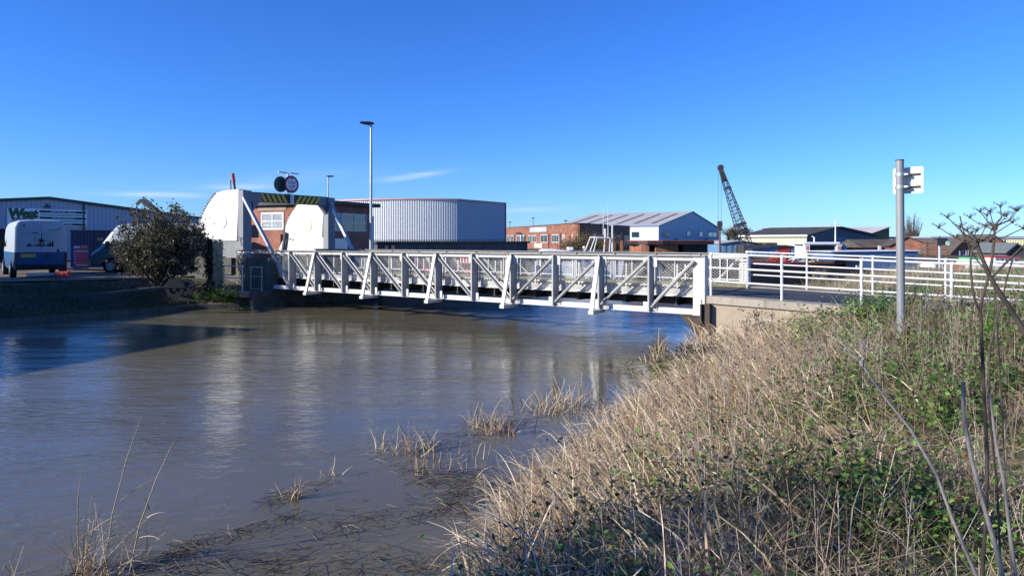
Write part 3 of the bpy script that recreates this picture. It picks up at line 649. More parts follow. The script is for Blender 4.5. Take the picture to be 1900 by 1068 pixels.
# ================================================================ background helpers
def window(parent, x0, x1, z0, z1, y=0.0, bars=(1, 0), frame=white2, gl=glass, fw=.06, face=-1):
    """window on a wall at local plane y, facing -y (face -1)"""
    fr = MB(); d = .035*face
    fr.box(x0, x0+fw, y, y+d, z0, z1); fr.box(x1-fw, x1, y, y+d, z0, z1); fr.box(x0+fw, x1-fw, y, y+d, z0, z0+fw); fr.box(x0+fw, x1-fw, y, y+d, z1-fw, z1)
    for i in range(bars[0]):
        c = x0+(x1-x0)*(i+1)/(bars[0]+1); fr.box(c-fw*.4, c+fw*.4, y, y+d*.95, z0+fw, z1-fw)
    for i in range(bars[1]):
        c = z0+(z1-z0)*(i+1)/(bars[1]+1); fr.box(x0+fw, x1-fw, y, y+d*.9, c-fw*.35, c+fw*.35)
    fo = fr.build('window', frame, parent)
    g = MB(); g.box(x0+fw*.5, x1-fw*.5, y+.001*face, y+d*.35, z0+fw*.5, z1-fw*.5); g.build('pane', gl, fo)
    return fo
def side_window(parent, y0, y1, z0, z1, x=0.0, face=1, **k):
    """window on a wall at local plane x"""
    fo = window(parent, y0, y1, z0, z1, 0, **k)
    # rotate the pair so local x->y, -y-> +x
    for o in (fo,): o.rotation_euler = (0, 0, math.radians(90 if face > 0 else -90)); o.location = (x, 0, 0)
    if face < 0:
        o = fo; o.location = (x, y0+y1, 0)
    return fo
def corr(mb, a, b, z0, ztop, pitch=.25, dep=.035, nrm=None, m=None):
    """corrugated sheet wall from a to b (2D local), ztop(s) gives the top height at distance s"""
    a = Vector((a[0], a[1], 0)); b = Vector((b[0], b[1], 0)); d = b-a; Ln = d.length; d.normalize()
    n = nrm and Vector(nrm) or Vector((d.y, -d.x, 0)); k = max(2, int(Ln/pitch)); pts = []
    for i in range(k):
        s = Ln*i/k; p = Ln/k
        pts += [(s, 0), (s+.30*p, 0), (s+.42*p, dep), (s+.85*p, dep)]
    pts.append((Ln, 0)); vs = []
    for s, q in pts:
        c = a+d*s+n*q; vs += [(c.x, c.y, z0), (c.x, c.y, ztop(s))]
    mb.add(vs, [(2*i, 2*i+2, 2*i+3, 2*i+1) for i in range(len(pts)-1)], m)
def shed(name, label, cat, loc, rz, wd, ln, eave, ridge, wallm, roofm, trim=None, gablem=None, pitch=.5, over=.25, base=0, peak=.5, group=None, sidewall=None):
    """gable shed: gable wall on local y=0 from x=0..wd, ridge running along +y"""
    th = thing(name, label, cat, loc, rz, group); px = wd*peak
    zt = lambda s: base+eave+(ridge-eave)*(s/px if s < px else (wd-s)/(wd-px))
    mb = MB(); corr(mb, (0, 0), (px, 0), base, zt, pitch); corr(mb, (px, 0), (wd, 0), base, lambda s: zt(s+px), pitch); mb.build('gable_wall', gablem or wallm, th)
    mb = MB(); corr(mb, (0, ln), (0, 0), base, lambda s: base+eave, pitch); mb.build('side_wall', sidewall or wallm, th)
    mb = MB(); corr(mb, (wd, 0), (wd, ln), base, lambda s: base+eave, pitch); mb.build('side_wall', sidewall or wallm, th)
    mb = MB(); mb.add([(0, ln, base), (wd, ln, base), (wd, ln, base+eave), (px, ln, base+ridge), (0, ln, base+eave)], [(0, 1, 2, 3, 4)]); mb.build('back_wall', wallm, th)
    sl = (ridge-eave)/px; sr = (ridge-eave)/(wd-px)
    mb = MB(); t = .09
    L3 = [(-over, -over, base+eave-over*sl+.03), (px, -over, base+ridge+.03), (wd+over, -over, base+eave-over*sr+.03)]
    for a, b in ((0, 1), (1, 2)):
        p, q = L3[a], L3[b]; mb.prism([p, q, (q[0], q[1], q[2]+t), (p[0], p[1], p[2]+t)], (0, ln+2*over, 0))
    rf = mb.build('roof', roofm, th)
    if trim:
        mb = MB()
        for a, b in ((0, 1), (1, 2)):
            p, q = L3[a], L3[b]; mb.prism([(p[0], p[1]-.03, p[2]-.12), (q[0], q[1]-.03, q[2]-.12), (q[0], q[1]-.03, q[2]+t+.02), (p[0], p[1]-.03, p[2]+t+.02)], (0, .028, 0))
        mb.build('verge_trim', trim, th)
        mb = MB(); mb.box(-.06-over, -over, -over, ln+over, base+eave-over*sl-.08, base+eave-over*sl+.1); mb.build('gutter', trim, th)
    return th

G = math.radians(56)
def at(px, Y, z=0): return Vector(((px-950)/F*Y, Y, z))

# --- builders merchant warehouse on the left
pk = Vector((-.679*55, 55, 0)); wo = pk-V*12.9
wh = shed('warehouse', 'long pale corrugated warehouse with low gable and a big sign, behind the parked vans', 'warehouse', wo, G, 25.8, 30, 3.78, 5.04, warewall, roofgrey, darkgreen, pitch=.33, over=.15)
r_ = lambda px: None
def on_gable(px, o_, dirv=V):                                      # s along a wall from its origin for a pixel column
    r = (px-950)/F; return (r*o_.y-o_.x)/(dirv.x-r*dirv.y)
def zat(py, o_, s, dirv=V): return EYE-(py-HOR)*(o_.y+dirv.y*s)/F
s0, s1 = on_gable(12, wo), on_gable(160, wo); zt_, zb_ = zat(385.5, wo, s0), zat(418, wo, s0)
sb = thing('sign_board', 'white sign board lettered West with green and black bars, on the warehouse gable', 'sign', wo+V*s0+Vector((0, 0, 0)), G)
W_ = s1-s0; H_ = zt_-zb_
mb = MB(); mb.box(0, W_, -.10, -.05, zb_, zt_); mb.build('board', signwhite, sb)
text("West", .78*1.15, (W_*.185, -.105, zt_-.42), (1, 0, 0), (0, 0, 1), signgreen, sb, bold=.075, shear=.12, lead=.95)
mb = MB(); mb.box(W_*.055, W_*.32, -.106, -.101, zt_-.90, zt_-.75); mb.build('black_bar', signblack, sb)
text("BUILDING SUPPLIES", .13, (W_*.185, -.110, zt_-.825), (1, 0, 0), (0, 0, 1), signwhite, sb)
text("OPEN TO TRADE", .20, (W_*.185, -.105, zt_-1.03), (1, 0, 0), (0, 0, 1), signblack, sb, bold=.008)
for i, s in enumerate(("FREE DELIVERY SERVICE", "BUILDING PRODUCTS", "DIY & ELECTRICAL")):
    zc = zt_-.20-i*.50; x0 = W_*.40; x1 = W_*.975
    mb = MB(); pl = [(x0+.1*math.cos(a)-.0, -.101, zc+.09*math.sin(a)) for a in np.linspace(math.pi/2, 1.5*math.pi, 7)]+[(x1+.1*math.cos(a), -.101, zc+.09*math.sin(a)) for a in np.linspace(-math.pi/2, math.pi/2, 7)]
    mb.prism(pl, (0, -.005, 0)); mb.build('black_bar', signblack, sb)
    text(s, .17, ((x0+x1)/2, -.111, zc), (1, 0, 0), (0, 0, 1), signwhite, sb)
    if i < 2: mb = MB(); mb.box(x0, x1, -.106, -.101, zc-.33, zc-.17); mb.build('teal_bar', teal, sb)
mb = MB(); mb.box(12.62, 12.98, -.3, -.06, 4.28, 4.42); mb.box(12.76, 12.83, -.2, -.05, 4.42, 4.6); mb.build('flood_lamp', darksteel, wh)
mb = MB(); mb.box(6.3, 11.5, -.12, -.04, 0, 2.55); mb.build('shutter_opening', black, wh)
mb = MB(); mb.box(20.6, 24.6, -.12, -.04, 0, 2.6); mb.build('shutter_opening', black, wh)

# --- control cabin (brick) between the counterweights
cang = math.atan2(.90, .43)
co = at(603, 35.6)
cb = thing('control_cabin', 'red brick bridge control cabin with flat roof and white windows, between the counterweight segments', 'cabin', co, cang)
# local x = along the right-hand (shaded) face, -y faces right-near ; +y = along the lit face leftwards
CX = Vector((math.cos(cang), math.sin(cang), 0)); CY = Vector((-math.sin(cang), math.cos(cang), 0))
def cabx(px, dv): return on_gable(px, co, dv)
Lx, Ly, Hc = cabx(690, CX), cabx(461, CY), 3.55
mb = MB(); mb.box(0, Lx, 0, Ly, 0, Hc); mb.build('wall', brickred, cb)
mb = MB(); mb.box(-.28, Lx+.45, -.3, Ly+.12, Hc, Hc+.20); mb.build('roof', darkconc, cb, bevel=.02)
mb = MB(); mb.box(-.03, -.002, cabx(531, CY), cabx(479, CY), 3.28, 3.5); mb.build('lintel', concrete_lite, cb)
x0, x1, x2 = cabx(620, CX), cabx(633.5, CX), cabx(679, CX)
window(cb, x0, x1-.06, 2.15, 3.12, 0, (0, 1)); window(cb, x1, x2, 2.15, 3.12, 0, (1, 1))
y0, y1 = cabx(527, CY), cabx(485, CY); ym = zat(426.5, co, (y0+y1)/2, CY); yt = zat(394, co, (y0+y1)/2, CY)
f1 = window(cb, -y1, -y0, ym, yt, 0, (1, 1), gl=glasslite, fw=.10)
f1.rotation_euler = (0, 0, math.radians(-90)); f1.location = (-.001, 0, 0)   # onto the lit face
mb = MB(); mb.box(.2, 1.2, -.5, -.05, .9, 1.75); mb.build('control_box', steelgrey, cb)
mb = MB(); mb.box(Lx+.02, Lx+.35, .1, .5, 0, Hc-.5); mb.build('side_pier', M('cream_render', (.6, .55, .42), .8), cb)

# --- curved silver building
cs = at(848, 72)
cbld = thing('curved_building', 'large flat-topped building with curved ribbed silver cladding and a plain grey end wall', 'building', cs, G)
# local x = along V away, -y faces U. arc starts tangent... sweeps from -y side round to the left
R_ = 14.0; zt2 = 1.65+77*72/1267; zb2 = 1.55
path = [(0, 0)]
pathl = [Vector((0, 0))]; ang = math.radians(214)                    # heading in local frame
stp = .25; hd = math.radians(143)
p = Vector((0, 0)); 
while len(pathl) < 76:
    hd -= stp/R_ if len(pathl) < 100 else 0
    p = p+Vector((math.cos(hd), math.sin(hd)))*stp; pathl.append(p.copy())
# ribs alternate in depth for real corrugation
def ribbed(pts, z0, z1, dep=.07):
    mb = MB(); vs = []
    for i in range(len(pts)-1):
        a, b = pts[i], pts[i+1]; d = (b-a); n = Vector((d.y, -d.x)).normalized(); n = -n if n.dot(Vector((0, -1))) < -2 else n
        for f, q in ((0, 0), (.35, 0), (.5, dep), (.85, dep)):
            c = a+d*f-n*q*0+(-n)*(-q); vs.append((c.x, c.y))
    vs.append((pts[-1].x, pts[-1].y)); v3 = []
    for x, y in vs: v3 += [(x, y, z0), (x, y, z1)]
    mb.add(v3, [(2*i, 2*i+2, 2*i+3, 2*i+1) for i in range(len(vs)-1)]); return mb
ribbed(pathl, zb2, zt2-.12).build('ribbed_wall', silver, cbld)
e1 = Vector((on_gable(937, cs), 0))
mb = MB(); mb.box(0, e1.x, .0, .2, zb2, zt2-.12); mb.build('end_wall', blueclad, cbld)
outline = [(e1.x, 0, 0)]+[(q.x, q.y, 0) for q in pathl]+[(pathl[-1].x+20, pathl[-1].y+8, 0), (e1.x, 14, 0)]
def grow(o2, g_): 
    c = Vector((sum(q[0] for q in o2)/len(o2), sum(q[1] for q in o2)/len(o2), 0)); return [tuple(Vector(q)+(Vector(q)-c).normalized()*g_) for q in o2]
ol = grow(outline, .18)
mb = MB(); mb.prism([(x, y, zt2-.12) for x, y, z in ol], (0, 0, .14)); mb.build('roof_edge', pinktrim, cbld)
mb = MB(); mb.box(e1.x, e1.x+.2, -.05, .3, zb2, zt2); mb.build('corner_trim', redtrim, cbld)
inn = grow(outline, -.8)
mb = MB(); mb.prism([(x, y, 0) for x, y, z in inn], (0, 0, zb2+.05)); mb.build('plinth', greywall, cbld)
mb = MB(); mb.prism([(x, y, zb2+.06) for x, y, z in outline], (0, 0, .1)); mb.build('soffit', greywall, cbld)

# --- low dark flat-roofed block in front of it
lo_ = at(700, 44); s9 = 16.5
lb = thing('low_block', 'long low dark concrete block with flat roof, below the curved silver building', 'building', lo_, math.atan2(.64, .77))
LV = Vector((.77, .64, 0)); s9 = on_gable(979, lo_, LV)
mb = MB(); mb.box(0, s9, 0, 6, 0, 1.45); mb.build('wall', greywall, lb)
mb = MB(); mb.box(-.15, s9+.15, -.15, 6.1, 1.451, 1.58); mb.build('roof', roofdark, lb)
for px in (712, 724): window(lb, on_gable(px, lo_, LV), on_gable(px+10, lo_, LV), .85, 1.38, 0, (0, 0), frame=darksteel)

# --- brick quay wall behind the bridge
qa = B0-U*16.8+V*6.4
qw = thing('brick_wall', 'long sooty brick quay wall seen through the mesh sides of the bridge', 'wall', qa, G-math.radians(6))
mb = MB(); mb.box(-1.2, 19, 0, .35, -1.4, .95); mb.build('wall', brickgrey, qw)
mb = MB(); mb.box(-1.25, 19.05, -.04, .39, .951, 1.02); mb.build('coping', concrete, qw)

# red barriers standing in front of the wall
def barrier(name, label, loc, rz):
    th = thing(name, label, 'barrier', loc, rz, 'red barriers behind the bridge')
    mb = MB(); mb.box(-1, 1, -.03, .03, .85, 1.0); mb.box(-1, 1, -.03, .03, .15, .30); mb.build('rails', redplastic, th)
    for i in range(9):
        x = -.95+i*1.9/8; m2 = MB(); m2.box(x-.03, x+.03, -.025, .025, .02, 1.0); m2.build('bar', redplastic, th)
    m2 = MB(); m2.box(-.5, .5, -.035, -.03, .55, .8); m2.build('panel', white2, th)
    m2 = MB(); m2.box(-.9, -.75, -.25, .25, 0, .06); m2.build('foot', black, th); m2 = MB(); m2.box(.75, .9, -.25, .25, 0, .06); m2.build('foot', black, th)
barrier('safety_barrier', 'red plastic barrier behind the bridge mesh, left one of the pair near the lamp post', B0-U*14.2+V*5.1+Vector((0, 0, .12)), BR+.1)
barrier('safety_barrier', 'red plastic barrier behind the bridge mesh, right one of the pair near the lamp post', B0-U*12.4+V*5.6+Vector((0, 0, .12)), BR-.35)

# lifebuoy / red topped post behind the bridge
lp = B0-U*8.35+V*2.9
po = thing('marker_post', 'slim white post with a red top, standing behind the middle of the bridge side', 'post', lp+Vector((0, 0, .2)), BR)
mb = MB(); mb.box(-.035, .035, -.035, .035, 0, .78); mb.build('shaft', white2, po); mb = MB(); mb.box(-.06, .06, -.05, .05, .78, 1.02); mb.build('cap', redplastic, po)

# --- street lamps
def lamp(label, x, y, h, r0, r1, rz, zb=0):
    th = thing('street_lamp', label, 'street lamp', (x, y, zb), rz)
    mb = MB(); mb.tube([(0, 0, 0), (0, 0, 1.9)], r0, 14); mb.tube([(0, 0, 1.9), (0, 0, 2.0)], [r0, r1*1.2], 14); mb.tube([(0, 0, 2.0), (0, 0, h)], [r1*1.2, r1*.8], 14); mb.build('column', steelgrey, th, smooth=True)
    mb = MB(); pr = [(-.55, .0), (-.5, .05), (-.1, .07), (.12, .03), (.14, -.03), (-.05, -.09), (-.35, -.05)]
    mb.prism([(x_, -.13, h+z_) for x_, z_ in pr], (0, .26, 0)); mb.build('lantern', darksteel, th, bevel=.015)
    return th
lamp('tall slender grey street lamp standing beside the brick control cabin', *(P(688.5, 446, 33)[:2]), 1.65+217*33/F, .085, .062, math.radians(20))
p2 = P(609, 446, 62); lamp('distant shorter street lamp seen above the striped portal beam', p2.x, p2.y, 1.65+119*62/F, .09, .07, math.radians(-160))
p2 = P(967, 446, 60); lamp('small white street lamp standing before the brick office windows', p2.x, p2.y, 1.65+13*60/F, .09, .08, math.radians(0))

# --- brick office with rounded corner
oc = at(1078, 118)
of = thing('brick_office', 'orange brick office building with rounded corner, white windows and a grey name sign', 'office', oc, 0)
def toL(v): return Vector((v.x-oc.x, v.y-oc.y))
A0 = toL(at(931, 118*1.37)); A1 = toL(at(1050, 120)); C1 = toL(at(1092, 119)); C2 = toL(at(1169, 140)); 
arc = []
for i in range(13):                                                # quadratic corner
    f = i/12; c = toL(at(1074, 114.0)); arc.append(A1*(1-f)**2+c*2*f*(1-f)+C1*f*f)
plan = [A0]+arc+[C2, C2+Vector((-22, 22)), A0+Vector((6, 18))]
zo = 1.65+30.5*118/F
mb = MB(); mb.prism([(q.x, q.y, -.5) for q in plan], (0, 0, zo+.5)); mb.build('wall', brickorange, of)
pl2 = grow([(q.x, q.y, 0) for q in plan], .15); mb = MB(); mb.prism([(x, y, zo+.002) for x, y, z in pl2], (0, 0, .14)); mb.build('parapet', roofdark, of)
def wallwin(a, b, f0, f1, z0, z1, nb, parent, **k):
    d = (b-a); Ln = d.length; an = math.atan2(d.y, d.x)
    o = window(parent, Ln*f0, Ln*f1, z0, z1, 0, (nb, 0), fw=.12, **k); o.location = (a.x, a.y, 0); o.rotation_euler = (0, 0, an); return o
def ffrac(px, a, b):
    r = (px-950)/F; ax_, ay_ = a.x+oc.x, a.y+oc.y; d = b-a; return (r*ay_-ax_)/(d.x-r*d.y)
for px0, px1, nb in ((940, 945, 1), (947.5, 953, 1), (959, 965, 1), (968.5, 974, 1), (980, 986, 1), (988.5, 995, 1), (1003, 1016, 1), (1024, 1037, 2), (1045, 1071, 4)):
    a, b = (A0, A1)
    f0, f1 = ffrac(px0, a, b), ffrac(px1, a, b)
    if px0 == 1045: f0, f1 = ffrac(1043.5, a, b), .985
    ym = oc.y+a.y+(b.y-a.y)*(f0+f1)/2; wallwin(a, b, f0, f1, 1.65-4*ym/F, 1.65+(11 if px0 > 1000 else 9.5)*ym/F*(1.0), nb, of)
for i in (3,): 
    o = wallwin(arc[i], arc[i+3], 0, 1, 1.3, 2.75, 1, of)
f0, f1 = ffrac(984, A0, A1), ffrac(1015, A0, A1); Ln = (A1-A0).length; an = math.atan2((A1-A0).y, (A1-A0).x)
sn = thing('sign_board', 'light grey name sign reading BASE on the orange brick office wall', 'sign', (A0.x+oc.x, A0.y+oc.y, 0), an)
ym = oc.y+A0.y+(A1-A0).y*(f0+f1)/2
za, zb_ = 1.65+15.5*ym/F, 1.65+24.5*ym/F
mb = MB(); mb.box(Ln*f0, Ln*f1, -.12, -.04, za, zb_); mb.build('board', M('sign_grey', (.38, .42, .47), .5), sn)
text("BASE", (zb_-za)*.95, (Ln*(f0+f1)/2, -.125, (za+zb_)/2), (1, 0, 0), (0, 0, 1), signwhite, sn, bold=.03, lead=1.6)
for px in (955, 975, 1019, 1041):
    f = ffrac(px, A0, A1); mb = MB(); mb.tube([(A0.x+(A1-A0).x*f-.1, A0.y+(A1-A0).y*f-.1, -.4), (A0.x+(A1-A0).x*f-.1, A0.y+(A1-A0).y*f-.1, 2.9)], .09, 6); mb.build('downpipe', darksteel, of)
mb = MB(); q = C2+(C1-C2)*.22; d_ = (C1-C2).normalized(); mb.prism([(q.x+d_.x*k+.1, q.y+d_.y*k-.12, 0) for k in (0, 0)]+[(q.x, q.y-.1, 0)], (0, 0, .01)) if 0 else None
wallwin(C1, C2, .62, .8, 1.1, 2.6, 2, of); wallwin(C1, C2, .84, .97, 1.1, 2.6, 2, of)

# --- white shed with pale blue gable
ws_o = at(1222, 150)
ws = shed('boat_shed', 'large shed with pale blue gable end, lit white side wall and ribbed grey roof', 'shed', ws_o, G, 43.5, 27, 4.85, 8.7, shedblue, roofgrey, bluetrim, sidewall=shedwhite, pitch=1.0, over=.2)
for k in range(6):
    yy = 2.2+k*4.3; sl = (8.7-4.85)/21.75
    mb = MB(); mb.prism([(2.5, yy, 4.85+2.5*sl+.125), (18, yy, 4.85+18*sl+.125), (18, yy, 4.85+18*sl+.19), (2.5, yy, 4.85+2.5*sl+.19)], (0, .8, 0)); mb.build('rooflight', skylight, ws)
for a, b, z0, z1 in ((1228, 1244, 430, 440), (1274, 1281, 428, 439), (1297, 1304, 429, 440), (1314, 1330, 430, 440)):
    s0, s1 = on_gable(a, ws_o), on_gable(b, ws_o); window(ws, s0, s1, zat(z1, ws_o, s0), zat(z0, ws_o, s0), -.04, (1 if b-a > 10 else 0, 0), frame=bluetrim, gl=glasslite, fw=.15)
for px in (1253, 1310): s0 = on_gable(px, ws_o); mb = MB(); mb.box(s0-.5, s0+.5, -.4, -.05, zat(444.5, ws_o, s0), zat(442.5, ws_o, s0)); mb.build('lamp', darksteel, ws)
for yy in (3.0, 6.2):
    o = window(ws, -yy*1.5-1.9, -yy*1.5, 2.3, 3.6, 0, (0, 0), frame=bluetrim, gl=glass, fw=.12); o.rotation_euler = (0, 0, math.radians(-90)); o.location = (-.05, 0, 0)
# --- long cream shed and grey signed gable
ms_o = at(1497, 95)
MV = Vector((.80, .60, 0)).normalized(); MA = math.atan2(.60, .80)
wdm = on_gable(1622, ms_o, MV)
ms = shed('long_shed', 'long shed with cream ribbed side, dark roof and slate gable lettered M&M', 'shed', ms_o, MA, wdm, 10.5, zat(437, ms_o, 0), zat(436, ms_o, 0)+1.15, slate, roofdark, None, sidewall=cream, pitch=.8, over=.3, peak=.40)
mb = MB(); mb.box(-.42, -.30, -.3, 10.8, zat(437, ms_o, 0)-.15, zat(437, ms_o, 0)+.12); mb.build('gutter', white2, ms)
s0 = on_gable(1558, ms_o, MV); zz = zat(444.5, ms_o, s0); text("M&M", 1.15, (s0+.4, -.07, zz), (1, 0, 0), (0, 0, 1), M('faded_sign_blue', (.25, .42, .55), .6), ms, name='sign_lettering')
s0 = on_gable(1588, ms_o, MV); mb = MB(); mb.box(s0-.9, s0+.6, -.08, -.04, zat(463, ms_o, s0), zat(454, ms_o, s0)); mb.build('door', M('brown_door', (.10, .06, .025), .7), ms)
mb = MB(); mb.box(s0+1.2, s0+2.3, -.12, -.07, zat(458.4, ms_o, s0), zat(457, ms_o, s0)); mb.build('sign_strip', signwhite, ms)
fs_o = at(1560, 150); shed('far_shed', 'dark green far shed with low gable rising behind the slate gable', 'shed', fs_o, math.radians(20), on_gable(1650, fs_o, Vector((math.cos(math.radians(20)), math.sin(math.radians(20)), 0))), 25, 1.65+3.0, 1.65+12.8*152/F, M('dark_green_cladding', (.035, .065, .055), .7), roofgrey, None, pitch=1.2, peak=.62)
# --- low blue workshop
bl_o = at(1396, 78); BV = Vector((1, .12, 0)).normalized(); wdb = on_gable(1505, bl_o, BV)
bl = shed('workshop', 'low mid blue workshop with shallow gable in front of the cream shed', 'workshop', bl_o, math.atan2(.12, 1), wdb, 12, 1.65-17*78/F, 1.65-10.5*78/F, midblue, darksteel, None, pitch=.6, over=.25, peak=.55)
mb = MB(); mb.box(wdb*.42, wdb*.63, -.05, -.02, .2, .9); mb.build('red_door', redpaint, bl)
bl2_o = at(1337, 82); shed('workshop', 'grey blue low workshop between the crane and the pale blue gable', 'workshop', bl2_o, math.atan2(.05, 1), 4.6, 8, 1.25, 1.55, midblue, roofgrey, None, pitch=.6)
# --- brown roofed brick houses / workshops
def house(label, px0, px1, Y, ang, ln, eave, ridge, wallm=brickorange, roofm=rooftile, peak=.5):
    o = at(px0, Y); dv = Vector((math.cos(ang), math.sin(ang), 0)); wd = on_gable(px1, o, dv)
    th = thing('brick_building', label, 'building', o, ang); px = wd*peak
    mb = MB(); mb.prism([(0, 0, 0), (wd, 0, 0), (wd, 0, eave), (px, 0, ridge), (0, 0, eave)], (0, ln, 0)); mb.build('wall', wallm, th)
    sl = (ridge-eave)/px; ov = .35
    mb = MB()
    mb.prism([(-ov, -ov, eave-ov*sl+.02), (px, -ov, ridge+.02), (px, -ov, ridge+.16), (-ov, -ov, eave-ov*sl+.16)], (0, ln+2*ov, 0))
    mb.prism([(px, -ov, ridge+.02), (wd+ov, -ov, eave-ov*(ridge-eave)/(wd-px)+.02), (wd+ov, -ov, eave-ov*(ridge-eave)/(wd-px)+.16), (px, -ov, ridge+.16)], (0, ln+2*ov, 0))
    mb.build('roof', roofm, th); return th, o, wd
h1, h1o, h1w = house('orange brick gable building with dark roof, directly behind the sign post', 1655, 1722, 82, math.radians(-24), 9, 1.65-1.0*82/F*8, 1.65+6.2*82/F, peak=.42)
h0 = thing('brick_building', 'long low building with brown tiled roof, between the slate gable and the orange brick gable', 'building', at(1612, 92), 0)
mb = MB(); mb.box(0, 9, 0, 7, 0, 1.0); mb.build('wall', brickorange, h0)
mb = MB(); mb.prism([(-.4, -.4, .9), (9, -.4, .9), (9, -.4, .98), (-.4, -.4, .98)], (0, .01, 0)); mb.v = []; mb.f = []; mb.m = []
mb.prism([(-1.2, -.5, .7), (-1.2, 3.4, 1.65+.15*1+.02), (-1.2, 7.4, .7)], (10.2, 0, 0)); mb.build('roof', rooftile, h0)
for x in (.9, 4.9): m2 = MB(); m2.box(x, x+.3, -.9, -.6, 0, .95); m2.build('white_pillar', white2, h0)
h3 = thing('brick_building', 'long dark roofed waterside building behind the black noticeboard, with a projecting gable', 'building', at(1700, 86), math.radians(3))
mb = MB(); mb.box(0, 13.2, 0, 8, 0, .85); mb.build('wall', brickorange, h3)
mb = MB(); mb.prism([(-.2, -.5, .75), (-.2, 4, 1.98), (-.2, 8.5, .75)], (13.6, 0, 0)); mb.build('roof', roofdark, h3)
h4, _, _ = house('small brick gable wing with grey tiled roof and blue posts, right of the black noticeboard', 1764, 1812, 76, math.radians(8), 10, .35, 1.65+.05, peak=.45)
for x in (.35, 1.15): m2 = MB(); m2.box(x, x+.12, -.9, -.78, 0, .5); m2.build('post', midblue, h4)
window(h4, 1.5, 2.2, .05, .6, 0, (1, 0)); 
h5, _, _ = house('dark tiled gable building with pale verge, farthest right of the brick buildings', 1822, 1885, 84, math.radians(-10), 9, .35, 1.65+.62, peak=.30)
h6, _, _ = house('small grey roofed hut in front of the pale yellow warehouse', 1868, 1902, 72, math.radians(4), 5, .55, 1.25, wallm=darkconc, roofm=M('grey_slate_roof', (.12, .14, .14), .8), peak=.45)
yw = thing('warehouse', 'pale yellow warehouse with grey-blue roof edge at the far right', 'warehouse', at(1730, 140), math.radians(-6))
mb = MB(); corr(mb, (0, 0), (34, 0), 0, lambda s: 1.65+.35, .5, .03); mb.build('wall', yellowclad, yw); mb = MB(); mb.box(0, 34, .06, 20, 0, 1.9); mb.build('back_wall', yellowclad, yw)
mb = MB(); mb.box(-.3, 34.3, -.2, 20.2, 2.01, 2.5); mb.build('roof', M('blue_grey_roof', (.30, .34, .42), .6), yw)
mb = MB(); mb.tube([(13.8, -.1, 0), (13.8, -.1, 2)], .07, 6); mb.build('downpipe', darksteel, yw)

for px, dy in ((942, 12), (985, 15), (1070, 6)):
    f = ffrac(px, A0, A1); q = A0+(A1-A0)*min(f, .97); mb = MB(); mb.tube([(q.x+.5, q.y+.8, zo), (q.x+.5, q.y+.8, zo+dy*.12)], .05, 5); mb.tube([(q.x+.2, q.y+.8, zo+dy*.115), (q.x+.8, q.y+.8, zo+dy*.12)], .09, 6); mb.build('aerial', darksteel, of)
mb = MB(); f0, f1 = ffrac(992, A0, A1), ffrac(1006, A0, A1); ym = oc.y+A0.y+(A1-A0).y*f0; o = None
mb.box(Ln*f0, Ln*f1, -.1, -.03, 1.65-13*ym/F, 1.65-6*ym/F); o = mb.build('white_panel', signwhite, of); o.location = (A0.x, A0.y, 0); o.rotation_euler = (0, 0, an)
for x in (2.5, 9.0, 15.5, 22.0): mb = MB(); mb.tube([(x, -.1, 0), (x, -.1, 3.78+(5.04-3.78)*(1-abs(x-12.9)/12.9))], .06, 6); mb.build('downpipe', darkgreen, wh)
